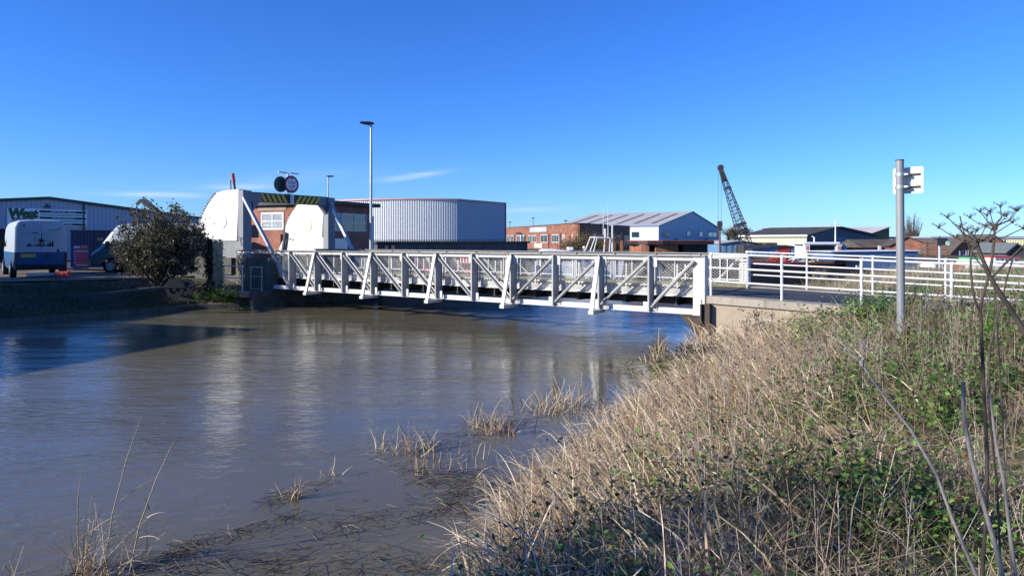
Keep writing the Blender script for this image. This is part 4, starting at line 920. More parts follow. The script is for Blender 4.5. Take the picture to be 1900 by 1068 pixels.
# ================================================================ vehicles
def van(name, label, loc, rz, two, zsplit, Lr=5.2):
    """x forward, y left; origin under the rear"""
    th = thing(name, label, 'van', loc, rz)
    st = [  # x, half width, z bottom, roof height, roof half width, shoulder z
        (0.0, .90, .42, 2.42, .70, 2.15), (.05, .97, .38, 2.50, .76, 2.2), (.5, .985, .34, 2.54, .78, 2.25), (3.9, .985, .34, 2.50, .78, 2.2), (4.15, .98, .34, 2.40, .76, 2.1),
        (4.38, .98, .34, 2.12, .75, 1.9), (4.68, .97, .34, 1.66, .76, 1.52), (4.92, .95, .34, 1.30, .80, 1.20), (5.15, .92, .34, 1.16, .78, 1.05), (5.34, .86, .36, .95, .68, .86), (5.42, .76, .40, .70, .56, .62)]
    zs = [0, .12, .45, 1.0]
    def ring(s):
        x, hw, zb, H, rw, sh = s; pts = []
        pr = [(hw*.94, zb), (hw, zb+.12)]
        for zz in (zsplit-.003, zsplit+.003, 1.30): 
            z = min(zz, zb+.12+(sh-zb-.12)*(.9 if zz > 1.2 else .8 if zz > zsplit else .79)); pr.append((hw*(1-.02*max(0, z-.9)), z))
        pr += [(hw*(.965 if H > 1.5 else .95), sh), ((hw+rw)/2*.985, (sh+H)/2+.04), (rw, H-.03), (rw*.5, H+.005)]
        return [(x, y, z) for y, z in pr]+[(x, -y, z) for y, z in reversed(pr)]
    mb = MB(); R = [ring(s) for s in st]; n = len(R[0])
    vs = [p for r in R for p in r]; fs = []; ms = []
    for i in range(len(R)-1):
        for k in range(n):
            k2 = (k+1) % n; f = (i*n+k, i*n+k2, (i+1)*n+k2, (i+1)*n+k); z = sum(vs[j][2] for j in f)/4; fs.append(f); ms.append(1 if (k in (0, 1, 2) or k >= n-4) and z < zsplit+.02 else 0)
    for r, o in ((0, 0), (len(R)-1, (len(R)-1)*n)):
        half = n//2
        for k in range(half-1):
            f = (o+k, o+k+1, o+n-2-k, o+n-1-k); z = max(vs[j][2] for j in f); fs.append(f); ms.append(1 if z < zsplit+.02 else 0)
    mb.v = vs; mb.f = fs; mb.m = ms; body = mb.build('body', [vanwhite, two], th, smooth=True)
    sb = body.modifiers.new('s', 'SUBSURF') if False else None
    # wheels
    for x in (.95, 4.35):
        for y in (-.93, .93):
            w_ = MB(); w_.disc((x, y-.11, .34), (0, 1, 0), .34, .22, 28); wo_ = w_.build('wheel', black, th)
            r2 = MB(); r2.disc((x, y+(.112 if y > 0 else -.112), .34), (0, 1 if y > 0 else -1, 0), .2, .012, 20); r2.build('rim', steelgrey, wo_)
            a = MB(); pts = [(x+.42*math.cos(t), y+(.045 if y > 0 else -.045), .36+.42*math.sin(t)) for t in np.linspace(0, math.pi, 14)]; a.prism(pts, (0, .018 if y > 0 else -.018, 0)); a.build('wheel_arch', black, th)
    for s_ in (1, -1):
        g_ = MB(); y = s_*.972; g_.prism([(3.45, y, 1.33), (3.45, y*.962, 1.98), (4.05, y*.962, 1.98), (4.5, y*.985, 1.36)], (0, s_*.012, 0)); g_.build('side_window', glass, th)
        m_ = MB(); m_.box(4.4, 4.52, s_*1.0, s_*1.24, 1.28, 1.62); m_.beam((4.45, s_*.9, 1.3), (4.45, s_*1.1, 1.38), .05, .05); m_.build('mirror', black, th, bevel=.02)
        h_ = MB(); h_.box(5.18, 5.36, s_*.55, s_*.80, .72, .95); h_.build('headlight', glasslite, th, bevel=.03)
        t_ = MB(); t_.box(-.02, .04, s_*.86, s_*.955, .62, 1.08); t_.build('tail_light', M('tail_lamp', (.10, .01, .012), .3), th, bevel=.01)
    g_ = MB(); g_.prism([(4.42, -.72, 2.08), (4.42, .72, 2.08), (4.90, .80, 1.34), (4.90, -.80, 1.34)], (.03, 0, .02)); g_.build('windscreen', glass, th)
    b_ = MB(); b_.box(-.10, .12, -.92, .92, .34, .58); b_.build('bumper', black, th, bevel=.03)
    return th
v1 = van('parked_van', 'white high-roof van with blue lower half and mountain compass emblem on its rear doors', (-20.75, 30.1, .02), math.radians(131), vanblue, 1.12)
X_ = Vector((0, -1, 0)); Z_ = Vector((0, 0, 1))
def vz(y, z, x=-.012): return (x, y, z)
for a in ((-.004, .004, .60, 2.44),): m_ = MB(); m_.box(-.006, -.001, a[0], a[1], a[2], a[3]); m_.build('door_gap', black, v1)
m_ = MB(); m_.box(-.006, -.001, -.78, .78, 1.93, 1.936); m_.build('pressing_line', black, v1)
m_ = MB(); m_.box(-.02, -.001, .22, .74, .90, 1.03); m_.build('number_plate', plateyellow, v1); text("MU08 XNL", .105, (-.022, .48, .962), X_, Z_, signblack, v1, align='CENTER')
m_ = MB(); m_.box(-.03, -.001, -.32, -.14, .88, 1.02); m_.build('door_handle', darksteel, v1)
m_ = MB(); m_.box(-.02, -.001, .12, .33, 1.955, 1.985); m_.build('handle_strip', darksteel, v1)
m_ = MB(); m_.disc((-.001, -.62, 1.18), (-1, 0, 0), .055, .008, 16); m_.build('badge', signblack, v1)
m_ = MB(); m_.disc((-.001, .62, 2.28), (-1, 0, 0), .04, .03, 12); m_.build('camera_eye', signblack, v1)
text("Fresh", .22, (-.014, -.48, 2.10), (0, -1, .22), (0, .22, 1), teal, v1, bold=.006, shear=.4)
m_ = MB(); m_.disc((-.001, .0, 1.62), (-1, 0, 0), .27, .008, 36, rin=.262)
for k in range(8):
    a = k*math.pi/4+.1; r = .33 if k % 2 == 0 else .2; c = (-.001, 0, 1.62); w2 = .03
    m_.prism([(-.001, r*math.cos(a), 1.62+r*math.sin(a)), (-.001, w2*math.cos(a+1.57), 1.62+w2*math.sin(a+1.57)), (-.001, w2*math.cos(a-1.57), 1.62+w2*math.sin(a-1.57))], (-.006, 0, 0))
for (c, hh, ww) in ((.36, .10, .10), (.25, .08, .09), (.12, .13, .10), (.02, .17, .12), (-.1, .15, .12), (-.22, .09, .1)):
    m_.prism([(-.001, c+ww, 1.38), (-.001, c, 1.38+hh), (-.001, c-.03, 1.38+hh-.03), (-.001, c+.0, 1.38+hh-.06), (-.001, c-.04, 1.38)], (-.005, 0, 0))
for (c, hh) in ((.44, .17), (.50, .10), (-.34, .24), (-.42, .30), (-.28, .14)):
    for q in range(3): m_.prism([(-.001, c+.055-q*.012, 1.37+q*hh*.25), (-.001, c, 1.37+hh*(.5+q*.25)), (-.001, c-.055+q*.012, 1.37+q*hh*.25)], (-.005, 0, 0))
m_.build('emblem', signblack, v1)
m_ = MB(); m_.beam((-.2, .55, .13), (-.2, -.75, .16), .05, .12); m_.build('tow_bar', steelgrey, v1)
v2 = van('parked_van', 'white high-roof van with dark teal lower half, side-on behind the leafy bush', (-16.15, 36.2, .0), math.radians(190), vanteal, 1.32)
m_ = MB(); m_.box(2.15, 4.1, .985, .99, .62, .64); m_.build('rubbing_strip', steelgrey, v2)
m_ = MB(); m_.box(3.75, 3.97, .984, .992, .92, 1.18); m_.build('door_sticker', M('pale_sticker', (.35, .45, .35), .6), v2)

# container with poster
cn = thing('storage_container', 'dark blue ribbed container hut between the two vans', 'container', at(131, 39, .02), G-.55)
mb = MB()
for k in range(12): mb.box(.0+k*.17, .10+k*.17, -.04, .0, .1, 2.1)
mb.box(0, 2.1, 0, 3, .02, 2.15); mb.build('body', M('navy_container_paint', (.035, .06, .11), .5, var=.25), cn); m_ = MB(); m_.box(-.05, 2.15, -.08, 3.05, 2.151, 2.22); m_.build('roof', darksteel, cn)
m_ = MB(); m_.box(1.3, 1.62, -.06, -.042, 1.62, 1.78); m_.build('notice', M('notice_buff', (.35, .26, .13), .6), cn)
ps = thing('poster_board', 'purple poster board with red and lime stripes leaning on the blue container', 'poster board', at(135.5, 37.0, .02), G-.55)
mb = MB(); mb.box(0, .72, -.04, 0, .0, 1.38); mb.build('board', purple, ps)
for i, mt in enumerate((posterlime, posterred, posterred, posterred, posterred, posterlime)): m_ = MB(); z = 1.05-i*.15; m_.box(.16, .68, -.05, -.041, z-.045, z+.045); m_.build('stripe', mt, ps)
m_ = MB(); m_.box(.06, .34, -.05, -.041, 1.22, 1.32); m_.build('heading_panel', M('poster_lilac', (.5, .45, .7), .5), ps); m_ = MB(); m_.box(.38, .66, -.05, -.041, 1.22, 1.32); m_.build('heading_panel', orangepaint, ps)
for i in range(5): m_ = MB(); m_.disc((.1, -.041, 1.05-i*.15), (0, -1, 0), .035, .006, 10); m_.build('bullet', M('poster_pink', (.6, .4, .55), .5), ps)
rc = thing('tool_case', 'small red plastic case on the ground beside the rear of the blue and white van', 'case', at(117.5, 30.2, .03), .2)
mb = MB(); mb.box(-.26, .26, -.14, .14, 0, .26); mb.build('shell', redplastic, rc, bevel=.04); mb = MB(); mb.tube([(-.1, 0, .25), (-.1, 0, .33), (.1, 0, .33), (.1, 0, .25)], .015, 6); mb.build('handle', darksteel, rc)
m_ = MB(); m_.box(-.04, .04, -.16, -.14, .12, .18); m_.build('latch', yellow, rc)
# loader crane tip above the bush, red mast by the near segment
lc = thing('loader_crane', 'dark loader crane arm showing above the leafy bush', 'crane', at(300, 43), 0)
mb = MB(); b0 = P(300, 400, 43)-at(300, 43); mb.beam((0, 0, 0), (b0.x, b0.y, b0.z), .25, .25); mb.build('column', darksteel, lc)
mb = MB(); q = P(262, 371, 43)-at(300, 43); mb.beam(b0, q, .22, .2); mb.tube([b0+Vector((0, 0, .2)), q+Vector((.1, 0, .18))], .05, 6); mb.build('boom', darksteel, lc)
mb = MB(); q2 = P(254, 379, 43)-at(300, 43); mb.beam(q, q2, .16, .16); mb.tube([q2, q2-Vector((0, 0, .6))], .04, 6); mb.build('jib', darksteel, lc)
mr = thing('warning_mast', 'short leaning black mast with a red top above the left counterweight segment', 'mast', at(437, 34), 0)
mb = MB(); q = P(436.5, 356, 34)-at(437, 34); q1_ = P(434, 338, 34)-at(437, 34); q2 = P(431.5, 322, 34)-at(437, 34); mb.tube([(0, 0, 0), q, q1_], .06, 8); mb.build('pole', darksteel, mr)
mb = MB(); mb.tube([q1_, q2], .085, 8); mb.build('red_tip', redpaint, mr)
mb = MB(); q = P(428.5, 352, 34)-at(437, 34); q2 = P(428, 335, 34)-at(437, 34); mb.tube([q-Vector((0, 0, 1)), q, q2, q2+Vector((.12, 0, .02))], .03, 6); mb.build('aerial', darksteel, mr)
sm = thing('control_panel_sign', 'small dark square sign on a post between the near segment and the cabin', 'sign', at(462, 36), G)
mb = MB(); mb.tube([(0, 0, 0), (0, 0, 2.6)], .05, 8); mb.build('post', darksteel, sm); z0 = 1.65+5*36/F; z1 = 1.65+29*36/F; mb = MB(); mb.box(-.3, .55, -.06, .06, z0, z1); mb.build('board', slate, sm)
# boat trailer on the bank by the bush
tr = thing('trailer', 'low black trailer frame with one wheel lying at the foot of the bush', 'trailer', at(322, 24.9, -.42), math.radians(10))
mb = MB(); mb.beam((-.2, 0, .36), (-3.2, -.6, .12), .07, .07); mb.beam((-.2, .9, .36), (-3.2, -.6, .12), .06, .06); mb.beam((.5, -.1, .38), (.5, 1.2, .38), .08, .08); mb.beam((.5, 0, .38), (-1.2, 0, .34), .07, .07); mb.build('frame', darksteel, tr)
for y in (-.15, 1.2):
    m_ = MB(); m_.disc((.1, y-.09, .30), (0, 1, 0), .30, .18, 24, rin=.17); wo_ = m_.build('wheel', black, tr); m_ = MB(); m_.disc((.1, y-.05, .30), (0, 1, 0), .17, .1, 16); m_.disc((.1, y-.1, .3), (0, -1, 0), .06, .02, 10); m_.build('rim', black, wo_)
m_ = MB(); m_.prism([(.1+.36*math.cos(t), -.26, .32+.36*math.sin(t)) for t in np.linspace(.1, math.pi-.1, 10)], (0, .24, 0)); m_.build('mudguard', black, tr)

# ================================================================ crane
CY_ = 80; ck = thing('lattice_crane', 'tall dark lattice boom crane leaning left with hanging hook block', 'crane', at(1395, CY_), 0); co_ = at(1395, CY_)
def cp(px, py, dy=0): return P(px, py, CY_)-co_+Vector((0, dy, 0))
mb = MB(); tipc = cp(1338, 316); basec = cp(1393, 476)
axd = (tipc-basec).normalized(); sx = Vector((axd.z, 0, -axd.x)).normalized(); sy = Vector((0, 1, 0)); nseg = 26
def hw_(f): return .30+.52*min(1, (1-f)*1.6) if f > .0 else .8
cor = []
for i in range(nseg+1):
    f = i/nseg; c = basec+(tipc-basec)*f; h = hw_(f)*.62; cor.append([c+sx*a*h+sy*b*h for a, b in ((-1, -1), (1, -1), (1, 1), (-1, 1))])
for k in range(4): mb.tube([cor[i][k] for i in (0, nseg//2, nseg)] if False else [cor[i][k] for i in range(0, nseg+1)], .05, 4)
for i in range(nseg):
    for k in range(4):
        k2 = (k+1) % 4; a, b = (cor[i][k], cor[i+1][k2]) if i % 2 else (cor[i][k2], cor[i+1][k]); mb.tube([a, b], .03, 3); mb.tube([cor[i][k], cor[i][k2]], .026, 3)
mb.build('boom', darksteel, ck)
mb = MB(); c = cp(1393-57*.47, 476-160*.33+4); mb.box(c.x+9.99-10, c.x+.1, -.6, .6, c.z, c.z+.1); 
mb.v = []; mb.f = []; mb.m = []
for f in (.36, .78): c = basec+(tipc-basec)*f; h = hw_(f)*.75; mb.prism([c+sx*a*h+sy*b*h for a, b in ((-1, -1), (1, -1), (1, 1), (-1, 1))], axd*.25)
mb.build('boom_joint', darksteel, ck)
mb = MB(); mb.disc(cp(1337, 311, -.2), (0, 1, 0), .34, .4, 18); mb.beam(tipc+axd*.2, tipc-axd*1.4, .42, .4); mb.build('boom_head', darksteel, ck)
mb = MB(); tp_ = cp(1341, 312); gp = cp(1384, 424); mb.tube([tp_, gp], .03, 4); mb.tube([tp_+Vector((0, .4, 0)), gp+Vector((0, .4, 0))], .03, 4); mb.build('pendant_line', darksteel, ck)
mb = MB(); mb.box(gp.x-.45, gp.x+.2, -.3, .5, gp.z-.5, gp.z-.1); mb.beam(gp+Vector((-.4, 0, -.3)), basec+Vector((.8, 0, .3)), .06, .06); mb.tube([gp+Vector((-.1, 0, 0)), gp+Vector((.25, 0, -.3))], .2, 8); mb.build('mast_head', darksteel, ck)
mb = MB(); 
for d_ in (-.18, .18): mb.tube([cp(1335.5, 312)+Vector((d_, 0, 0)), cp(1335.5, 412)+Vector((d_, 0, 0))], .018, 4)
mb.build('hoist_rope', darksteel, ck)
mb = MB(); hb = cp(1335.5, 418); mb.prism([hb+Vector(q) for q in ((-.25, -.12, .5), (.25, -.12, .5), (.32, -.12, .1), (.15, -.12, -.6), (-.15, -.12, -.6), (-.32, -.12, .1))], (0, .24, 0)); mb.build('hook_block', darksteel, ck, bevel=.03)
mb = MB(); mb.tube([cp(1335.5, 427), cp(1335.5, 470)], .11, 8); mb.build('hanging_bar', rusty, ck)
mb = MB(); mb.box(-1.4, 1.8, -1.2, 1.6, 0, 1.1); mb.box(1.2, 2.6, -1, 1.4, .4, 1.4); mb.build('cab', darksteel, ck, bevel=.05)

# ================================================================ boats
# rusty ship
SY = 46; so = at(1188, SY, WL); sh = thing('rusty_ship', 'rust brown steel ship with overhanging curved deckhouse roof, moored behind the bridge', 'ship', so, math.radians(8))
def sx_(px): return ((px-950)/F*SY-so.x)
mb = MB(); hl = [(-2.2, 1.2), (-.6, .15), (1.2, 0), (13, 0), (13, 5.4), (1.2, 5.4), (-.6, 5.0)]; 
mb.prism([(x, y, 0-.3) for x, y in hl], (0, 0, 1.55)); mb.build('hull', rusty, sh)
zt3 = 1.65-.5*SY/F-WL; 
mb = MB(); rl = [(-.15, 1.9), (.1, .9), (.6, .25), (1.6, -.1), (5.2, -.1), (5.2, 4.6), (.8, 4.6), (.1, 3.4)]
mb.prism([(x, y, zt3-.26) for x, y in rl], (0, 0, .24)); mb.build('deckhouse_roof', blacksteel, sh)
mb = MB(); mb.prism([(x*1.0-.02, y-.02, zt3-.02) for x, y in rl], (0, 0, .05)); mb.build('roof_rim', M('red_lead_trim', (.38, .07, .06), .6, var=.3), sh)
mb = MB(); pl = [(.25, .55), (.75, .38), (.75, 3.8), (.25, 3.2)]; mb.prism([(x, y, 1.2) for x, y in pl], (0, 0, zt3-1.46)); mb.build('bulkhead', rustlite, sh)
mb = MB(); pl = [(1.2, .3)]+[(1.2+1.6*f, .3-.0) for f in (1,)]+[(2.9, .75), (3.2, 1.4), (3.2, 3.8), (1.2, 3.8)]; mb.prism([(x, y, 1.2) for x, y in pl], (0, 0, zt3-1.46)); mb.build('bulkhead', rustlite, sh, bevel=.0)
mb = MB(); mb.prism([(.76, .9, 1.2), (1.19, .9, 1.2), (1.19, 3.8, 1.2), (.76, 3.8, 1.2)], (0, 0, zt3-1.46)); mb.build('doorway', black, sh)
mb = MB(); mb.box(3.21, 5.0, .5, 4.2, 1.2, zt3-.26); mb.build('dark_side', blacksteel, sh)
mb = MB(); mb.box(-2.0, 12.8, -.06, .02, 1.25, 1.33); mb.build('gunwale', rustlite, sh)
# dark barge with red gunwale
def bargebox(name, label, cat, px0, px1, Y, ang, z0, ztop, depth, mt, rim=None, rimm=None):
    o = at(px0, Y, WL); dv = Vector((math.cos(ang), math.sin(ang), 0)); wd = on_gable(px1, o, dv); th = thing(name, label, cat, o, ang)
    mb = MB(); mb.prism([(0, 0, z0), (wd, 0, z0), (wd+.6, 0, ztop), (-.8, 0, ztop+.12), (0, 0, z0)][:4], (0, depth, 0)); mb.build('hull', mt, th)
    if rim: mb = MB(); mb.prism([(-.85, -.05, ztop+.06), (wd+.65, -.05, ztop-.06), (wd+.65, -.05, ztop+.04), (-.85, -.05, ztop+.2)], (0, .12, 0)); mb.build('gunwale', rimm, th)
    return th, wd
b1, bwid = bargebox('barge', 'long black barge with a red gunwale, moored behind the railings', 'barge', 1390, 1560, 42, math.radians(14), -.3, 1.25, 4, blacksteel, True, M('red_gunwale', (.36, .08, .05), .6, var=.3))
for i in range(16):
    pass
jn = thing('scrap_pile', 'heap of red and white sheets and old gear on the deck of the black barge', 'scrap heap', at(1478, 43.5, .22), 0)
for i in range(26):
    r = random.random; mb = MB(); c = Vector(((i/26-.5)*3.4, r()*1.0, .08+r()*.38)); a = r()*6.28; d_ = Vector((math.cos(a), .3*r(), math.sin(a)*.7)).normalized()
    mb.beam(c-d_*(.15+.25*r()), c+d_*(.15+.3*r()), .05+.22*r(), .03+.05*r()); mb.build('scrap_piece', redpaint if i < 11 else boatwhite if i < 18 else random.choice([M_ for M_ in (dirtcream, darksteel, yellowclad)]), jn)
# white wheelhouse
WY = 46; wo2 = at(1497, WY, WL); wb_ = thing('wheelhouse_boat', 'white flared wheelhouse boat with big dark window and slim cross mast', 'boat', wo2, math.radians(3))
z = lambda py: EYE-(py-HOR)*WY/F-WL
xx = lambda px: (px-1497)/F*WY
mb = MB(); mb.box(xx(1499), xx(1551), -.05, 1.9, z(476), z(452)); mb.build('wheelhouse', boatwhite, wb_)
mb = MB(); mb.prism([(xx(1488), -.25, z(452.5)), (xx(1556), -.25, z(452.5)), (xx(1584), 1.5, z(452.5)), (xx(1584), 2.4, z(452.5)), (xx(1490), 2.4, z(452.5))], (0, 0, .13)); mb.build('roof', boatwhite, wb_)
for a, b, c_, d_ in ((1490, 1500, 1500, 1493), (1551, 1561, 1558, 1551)):
    mb = MB(); mb.prism([(xx(a), -.2, z(453)), (xx(b), -.2, z(453)), (xx(c_), -.2, z(471.5)), (xx(d_), -.2, z(469.5))], (0, .2, 0)); mb.build('wing', boatwhite, wb_)
    mb = MB(); m0 = (a+b)/2; mb.prism([(xx(m0-3), -.215, z(456)), (xx(m0+2.6), -.215, z(456)), (xx(m0+2.4), -.215, z(465)), (xx(m0-2.4), -.215, z(465))], (0, .012, 0)); mb.build('wing_panel', M('salmon_panel', (.6, .25, .17), .6), wb_)
mb = MB(); mb.box(xx(1501.5), xx(1549), -.08, -.051, z(474), z(455)); mb.build('front_window', M('dark_tinted_glass', (.008, .008, .01), .35, spec=.2), wb_)
mb = MB(); mb.box(xx(1560), xx(1583), .6, 2.2, z(477), z(453)); s9_ = mb.build('side_cabin', shedblue, wb_)
for a in (1562, 1568, 1574): mb = MB(); mb.box(xx(a), xx(a+4.5), .57, .6, z(466), z(457)); mb.build('side_window', glass, s9_)
mb = MB(); mb.tube([(xx(1551.5), 0, z(453)), (xx(1551.5), 0, z(407))], [.06, .03], 8); mb.tube([(xx(1541), 0, z(417.5)), (xx(1562), 0, z(417.5))], .02, 5); mb.build('mast', white2, wb_)
mb = MB(); mb.tube([(xx(1511), 0, z(452)), (xx(1511), 0, z(440)), (xx(1507), 0, z(438.5))], .05, 6); mb.build('vent_pipe', white2, wb_)
mb = MB(); mb.box(xx(1545), xx(1583), .1, 2.4, z(505), z(478)); mb.box(xx(1500), xx(1549), .1, 2.4, z(488), z(477)); mb.build('cabin_base', boatblue, wb_)
mb = MB(); mb.prism([(xx(1490), .0, -.3), (xx(1600), .0, -.3), (xx(1606), 0, z(498)), (xx(1480), .0, z(492))], (0, 2.6, 0)); mb.build('hull', blacksteel, wb_)
# blue narrow boat
nb_o = at(1600, 42, WL); nb_ = thing('houseboat', 'long plain blue flat-roofed houseboat moored behind the far railing', 'boat', nb_o, math.radians(6)); 
zz = lambda py: EYE-(py-HOR)*42/F-WL
wdn = on_gable(1703, nb_o, Vector((math.cos(math.radians(6)), math.sin(math.radians(6)), 0)))
mb = MB(); mb.box(0, wdn, 0, 3, zz(500), zz(466.5)); mb.box(-1.9, 0, 0, 3, zz(477), zz(467.5)); mb.build('cabin', boatblue, nb_)
mb = MB(); mb.prism([(-2.1, -.12, zz(467)), (wdn+.1, -.12, zz(465.5)), (wdn+.1, -.12, zz(464.5)), (-2.1, -.12, zz(466))], (0, 3.2, 0)); mb.build('roof', boatwhite, nb_)
mb = MB(); mb.prism([(-2.2, -.15, -.3), (wdn+1.2, -.15, -.3), (wdn+1.6, -.15, zz(498)), (-2.4, -.15, zz(500))], (0, 3.3, 0)); mb.build('hull', blacksteel, nb_)
for px in (1640, 1652, 1690): s0 = on_gable(px, nb_o, Vector((1, .1, 0)).normalized()); mb = MB(); mb.box(s0-.22, s0+.22, -.015, -.001, zz(484), zz(474)); mb.build('window', M('dark_blue_window', (.03, .06, .12), .3), nb_)
mb = MB(); mb.box(-.3-.1, -.32, -.02, .05, zz(500), zz(492)); mb.build('bollard', white2, nb_)
# radar arch boat and white cruiser
RY = 44; ro = at(1118, RY, WL); rb = thing('work_boat', 'white boat with tubular radar arch and two tall whip aerials, behind the bridge', 'boat', ro, math.radians(5))
rx = lambda px: (px-1118)/F*RY; rz_ = lambda py: EYE-(py-HOR)*RY/F-WL
mb = MB()
for y in (0, 1.6):
    mb.tube([(rx(1094), y, rz_(468)), (rx(1104), y, rz_(441)), (rx(1106), y, rz_(440)), (rx(1131), y, rz_(441.5)), (rx(1133), y, rz_(443)), (rx(1131), y, rz_(468))], .045, 8)
mb.tube([(rx(1101), 0, rz_(468)), (rx(1108), 0, rz_(441))], .04, 8); mb.tube([(rx(1104), 0, rz_(440)), (rx(1104), 1.6, rz_(440))], .045, 8); mb.tube([(rx(1131), 0, rz_(441)), (rx(1131), 1.6, rz_(441))], .045, 8)
mb.build('radar_arch', white2, rb, smooth=True)
mb = MB(); mb.box(rx(1107), rx(1121), .3, 1.2, rz_(440), rz_(434.5)); mb.build('radar_unit', darksteel, rb, bevel=.03)
for px, t_ in ((1122, 385), (1131, 378)): mb = MB(); mb.tube([(rx(px), .4, rz_(440)), (rx(px), .4, rz_(t_))], [.03, .012], 5); mb.build('whip_aerial', white2, rb)
mb = MB(); mb.tube([(rx(1124.5), .2, rz_(440)), (rx(1124.5), .2, rz_(424))], .07, 8); mb.tube([(rx(1138), .2, rz_(470)), (rx(1138), .2, rz_(416))], .06, 8); mb.beam((rx(1133), .2, rz_(417)), (rx(1141), .2, rz_(417)), .08, .12); mb.build('mast', white2, rb)
mb = MB(); mb.prism([(rx(1060), -.2, -.2), (rx(1150), -.2, -.2), (rx(1160), -.2, rz_(468.5)), (rx(1050), -.2, rz_(470))], (0, 2.4, 0)); mb.build('hull', boatwhite, rb)
mb = MB(); mb.tube([(rx(1086), .4, rz_(469)), (rx(1086), .4, rz_(460))], .04, 6); mb.tube([(rx(1086), .4, rz_(461)), (rx(1086), .4, rz_(456.5))], .11, 8); mb.build('horn', white2, rb)
QY = 40; qo = at(1005, QY, WL); cr = thing('cabin_cruiser', 'rounded white cabin cruiser roof showing just above the bridge rail', 'boat', qo, math.radians(4))
qx = lambda px: (px-1005)/F*QY; qz = lambda py: EYE-(py-HOR)*QY/F-WL
sec = [(1004, 470), (1007, 464.5), (1013, 462.3), (1030, 462), (1055, 465), (1078, 469), (1085, 478), (1085, 496), (1004, 496)]
mb = MB(); mb.prism([(qx(a), 0, qz(b)) for a, b in sec], (0, 2.2, 0)); mb.build('cabin', boatwhite, cr, bevel=.08)
mb = MB(); mb.prism([(qx(990), -.3, -.2), (qx(1100), -.3, -.2), (qx(1112), -.3, qz(497)), (qx(985), -.3, qz(495))], (0, 2.8, 0)); mb.build('hull', boatwhite, cr)
mb = MB(); mb.box(qx(1009), qx(1070), -.02, -.001, qz(484), qz(474)); mb.build('cabin_window', glass, cr)
mb = MB(); mb.box(qx(1057), qx(1066), .3, 1.1, qz(464), qz(458.5)); mb.build('hatch_box', boatwhite, cr, bevel=.02)
# rusty gantry frame by the boats
gf = thing('gantry_frame', 'rusty upright steel posts and crossbar beside the radar arch boat', 'frame', at(1140, 49, 0), 0)
gx_ = lambda px: (px-1140)/F*49; gz_ = lambda py: EYE-(py-HOR)*49/F
for px, t_, m0 in ((1123, 443, rusty), (1140, 440, rusty), (1153, 442, rustlite), (1128, 446, rusty)): mb = MB(); mb.box(gx_(px)-.09, gx_(px)+.09, -.09, .09, -1.3, gz_(t_)); mb.build('post', m0, gf)
mb = MB(); mb.box(gx_(1139), gx_(1158), -.11, .11, gz_(445.5), gz_(443)); mb.build('crossbar', blacksteel, gf); mb = MB(); mb.box(gx_(1151), gx_(1155), -.15, .15, gz_(442.8), gz_(437)); mb.build('winch', blacksteel, gf)
# small boats far right
def smallboat(label, px0, px1, Y, top, hullm, cabm, rimm, c0, c1, pt, nwin, group=None):
    o = at(px0, Y, WL); th = thing('small_boat', label, 'boat', o, math.radians(3)); f = lambda px: (px-px0)/F*Y; fz = lambda py: EYE-(py-HOR)*Y/F-WL
    mb = MB(); mb.prism([(f(px0)+.4, 0, -.1), (f(px1)-.2, 0, -.1), (f(px1), 0, fz(top)), (f(px0), 0, fz(top-1.5))], (0, 2.4, 0)); mb.build('hull', hullm, th)
    mb = MB(); mb.box(f(c0), f(c1), .3, 2.1, fz(top), fz(pt)); cbn = mb.build('cabin', cabm, th, bevel=.03)
    if rimm: mb = MB(); mb.box(f(c0)-.1, f(c1)+.1, .2, 2.2, fz(pt), fz(pt)+.12); mb.build('cabin_roof', rimm, th)
    for i in range(nwin): a = f(c0)+(f(c1)-f(c0))*(i+.5)/nwin; mb = MB(); mb.box(a-.16, a+.16, .28, .299, fz(top)+(fz(pt)-fz(top))*.4, fz(top)+(fz(pt)-fz(top))*.8); mb.build('window', glass, cbn)
    return th
smallboat('white boat with red cabin roof and row of dark windows, far right beyond the railings', 1848, 1905, 62, 492, boatwhite, boatwhite, redpaint, 1851, 1897, 478, 5)
smallboat('low white boat hull with small cabin behind the black noticeboard', 1728, 1776, 58, 500, boatwhite, boatwhite, None, 1738, 1765, 489, 2)
smallboat('orange and dark inflatable boat between the white boats', 1772, 1792, 60, 493, orangepaint, darksteel, None, 1780, 1788, 489, 0)
smallboat('boat covered with a pale green tarpaulin, behind the dead hogweed', 1806, 1850, 66, 487, boatwhite, greenpaint, None, 1807, 1849, 478, 0)
# noticeboard on a post
nbp = thing('notice_post', 'grey post topped by a black noticeboard and small green disc, on the far bank', 'sign post', at(1743.5, 34, -.1), 0)
nz_ = lambda py: EYE-(py-HOR)*34/F+.1
mb = MB(); mb.tube([(0, 0, 0), (0, 0, nz_(446))], .075, 12); mb.build('post', steelgrey, nbp, smooth=True)
mb = MB(); mb.box(-.17, .22, -.12, -.08, nz_(455), nz_(441)); mb.build('board', M('noticeboard_black', (.03, .035, .05), .6), nbp)
mb = MB(); mb.box(-.2, .34, -.08, .1, nz_(446), nz_(441)); mb.tube([(0, 0, nz_(441)), (0, 0, nz_(438))], .03, 6); mb.build('bracket', darksteel, nbp)
mb = MB(); mb.disc((.31, -.12, nz_(451.5)), (-.3, -1, 0), .105, .03, 20); mb.build('disc', M('pale_green_disc', (.25, .5, .38), .5), nbp)
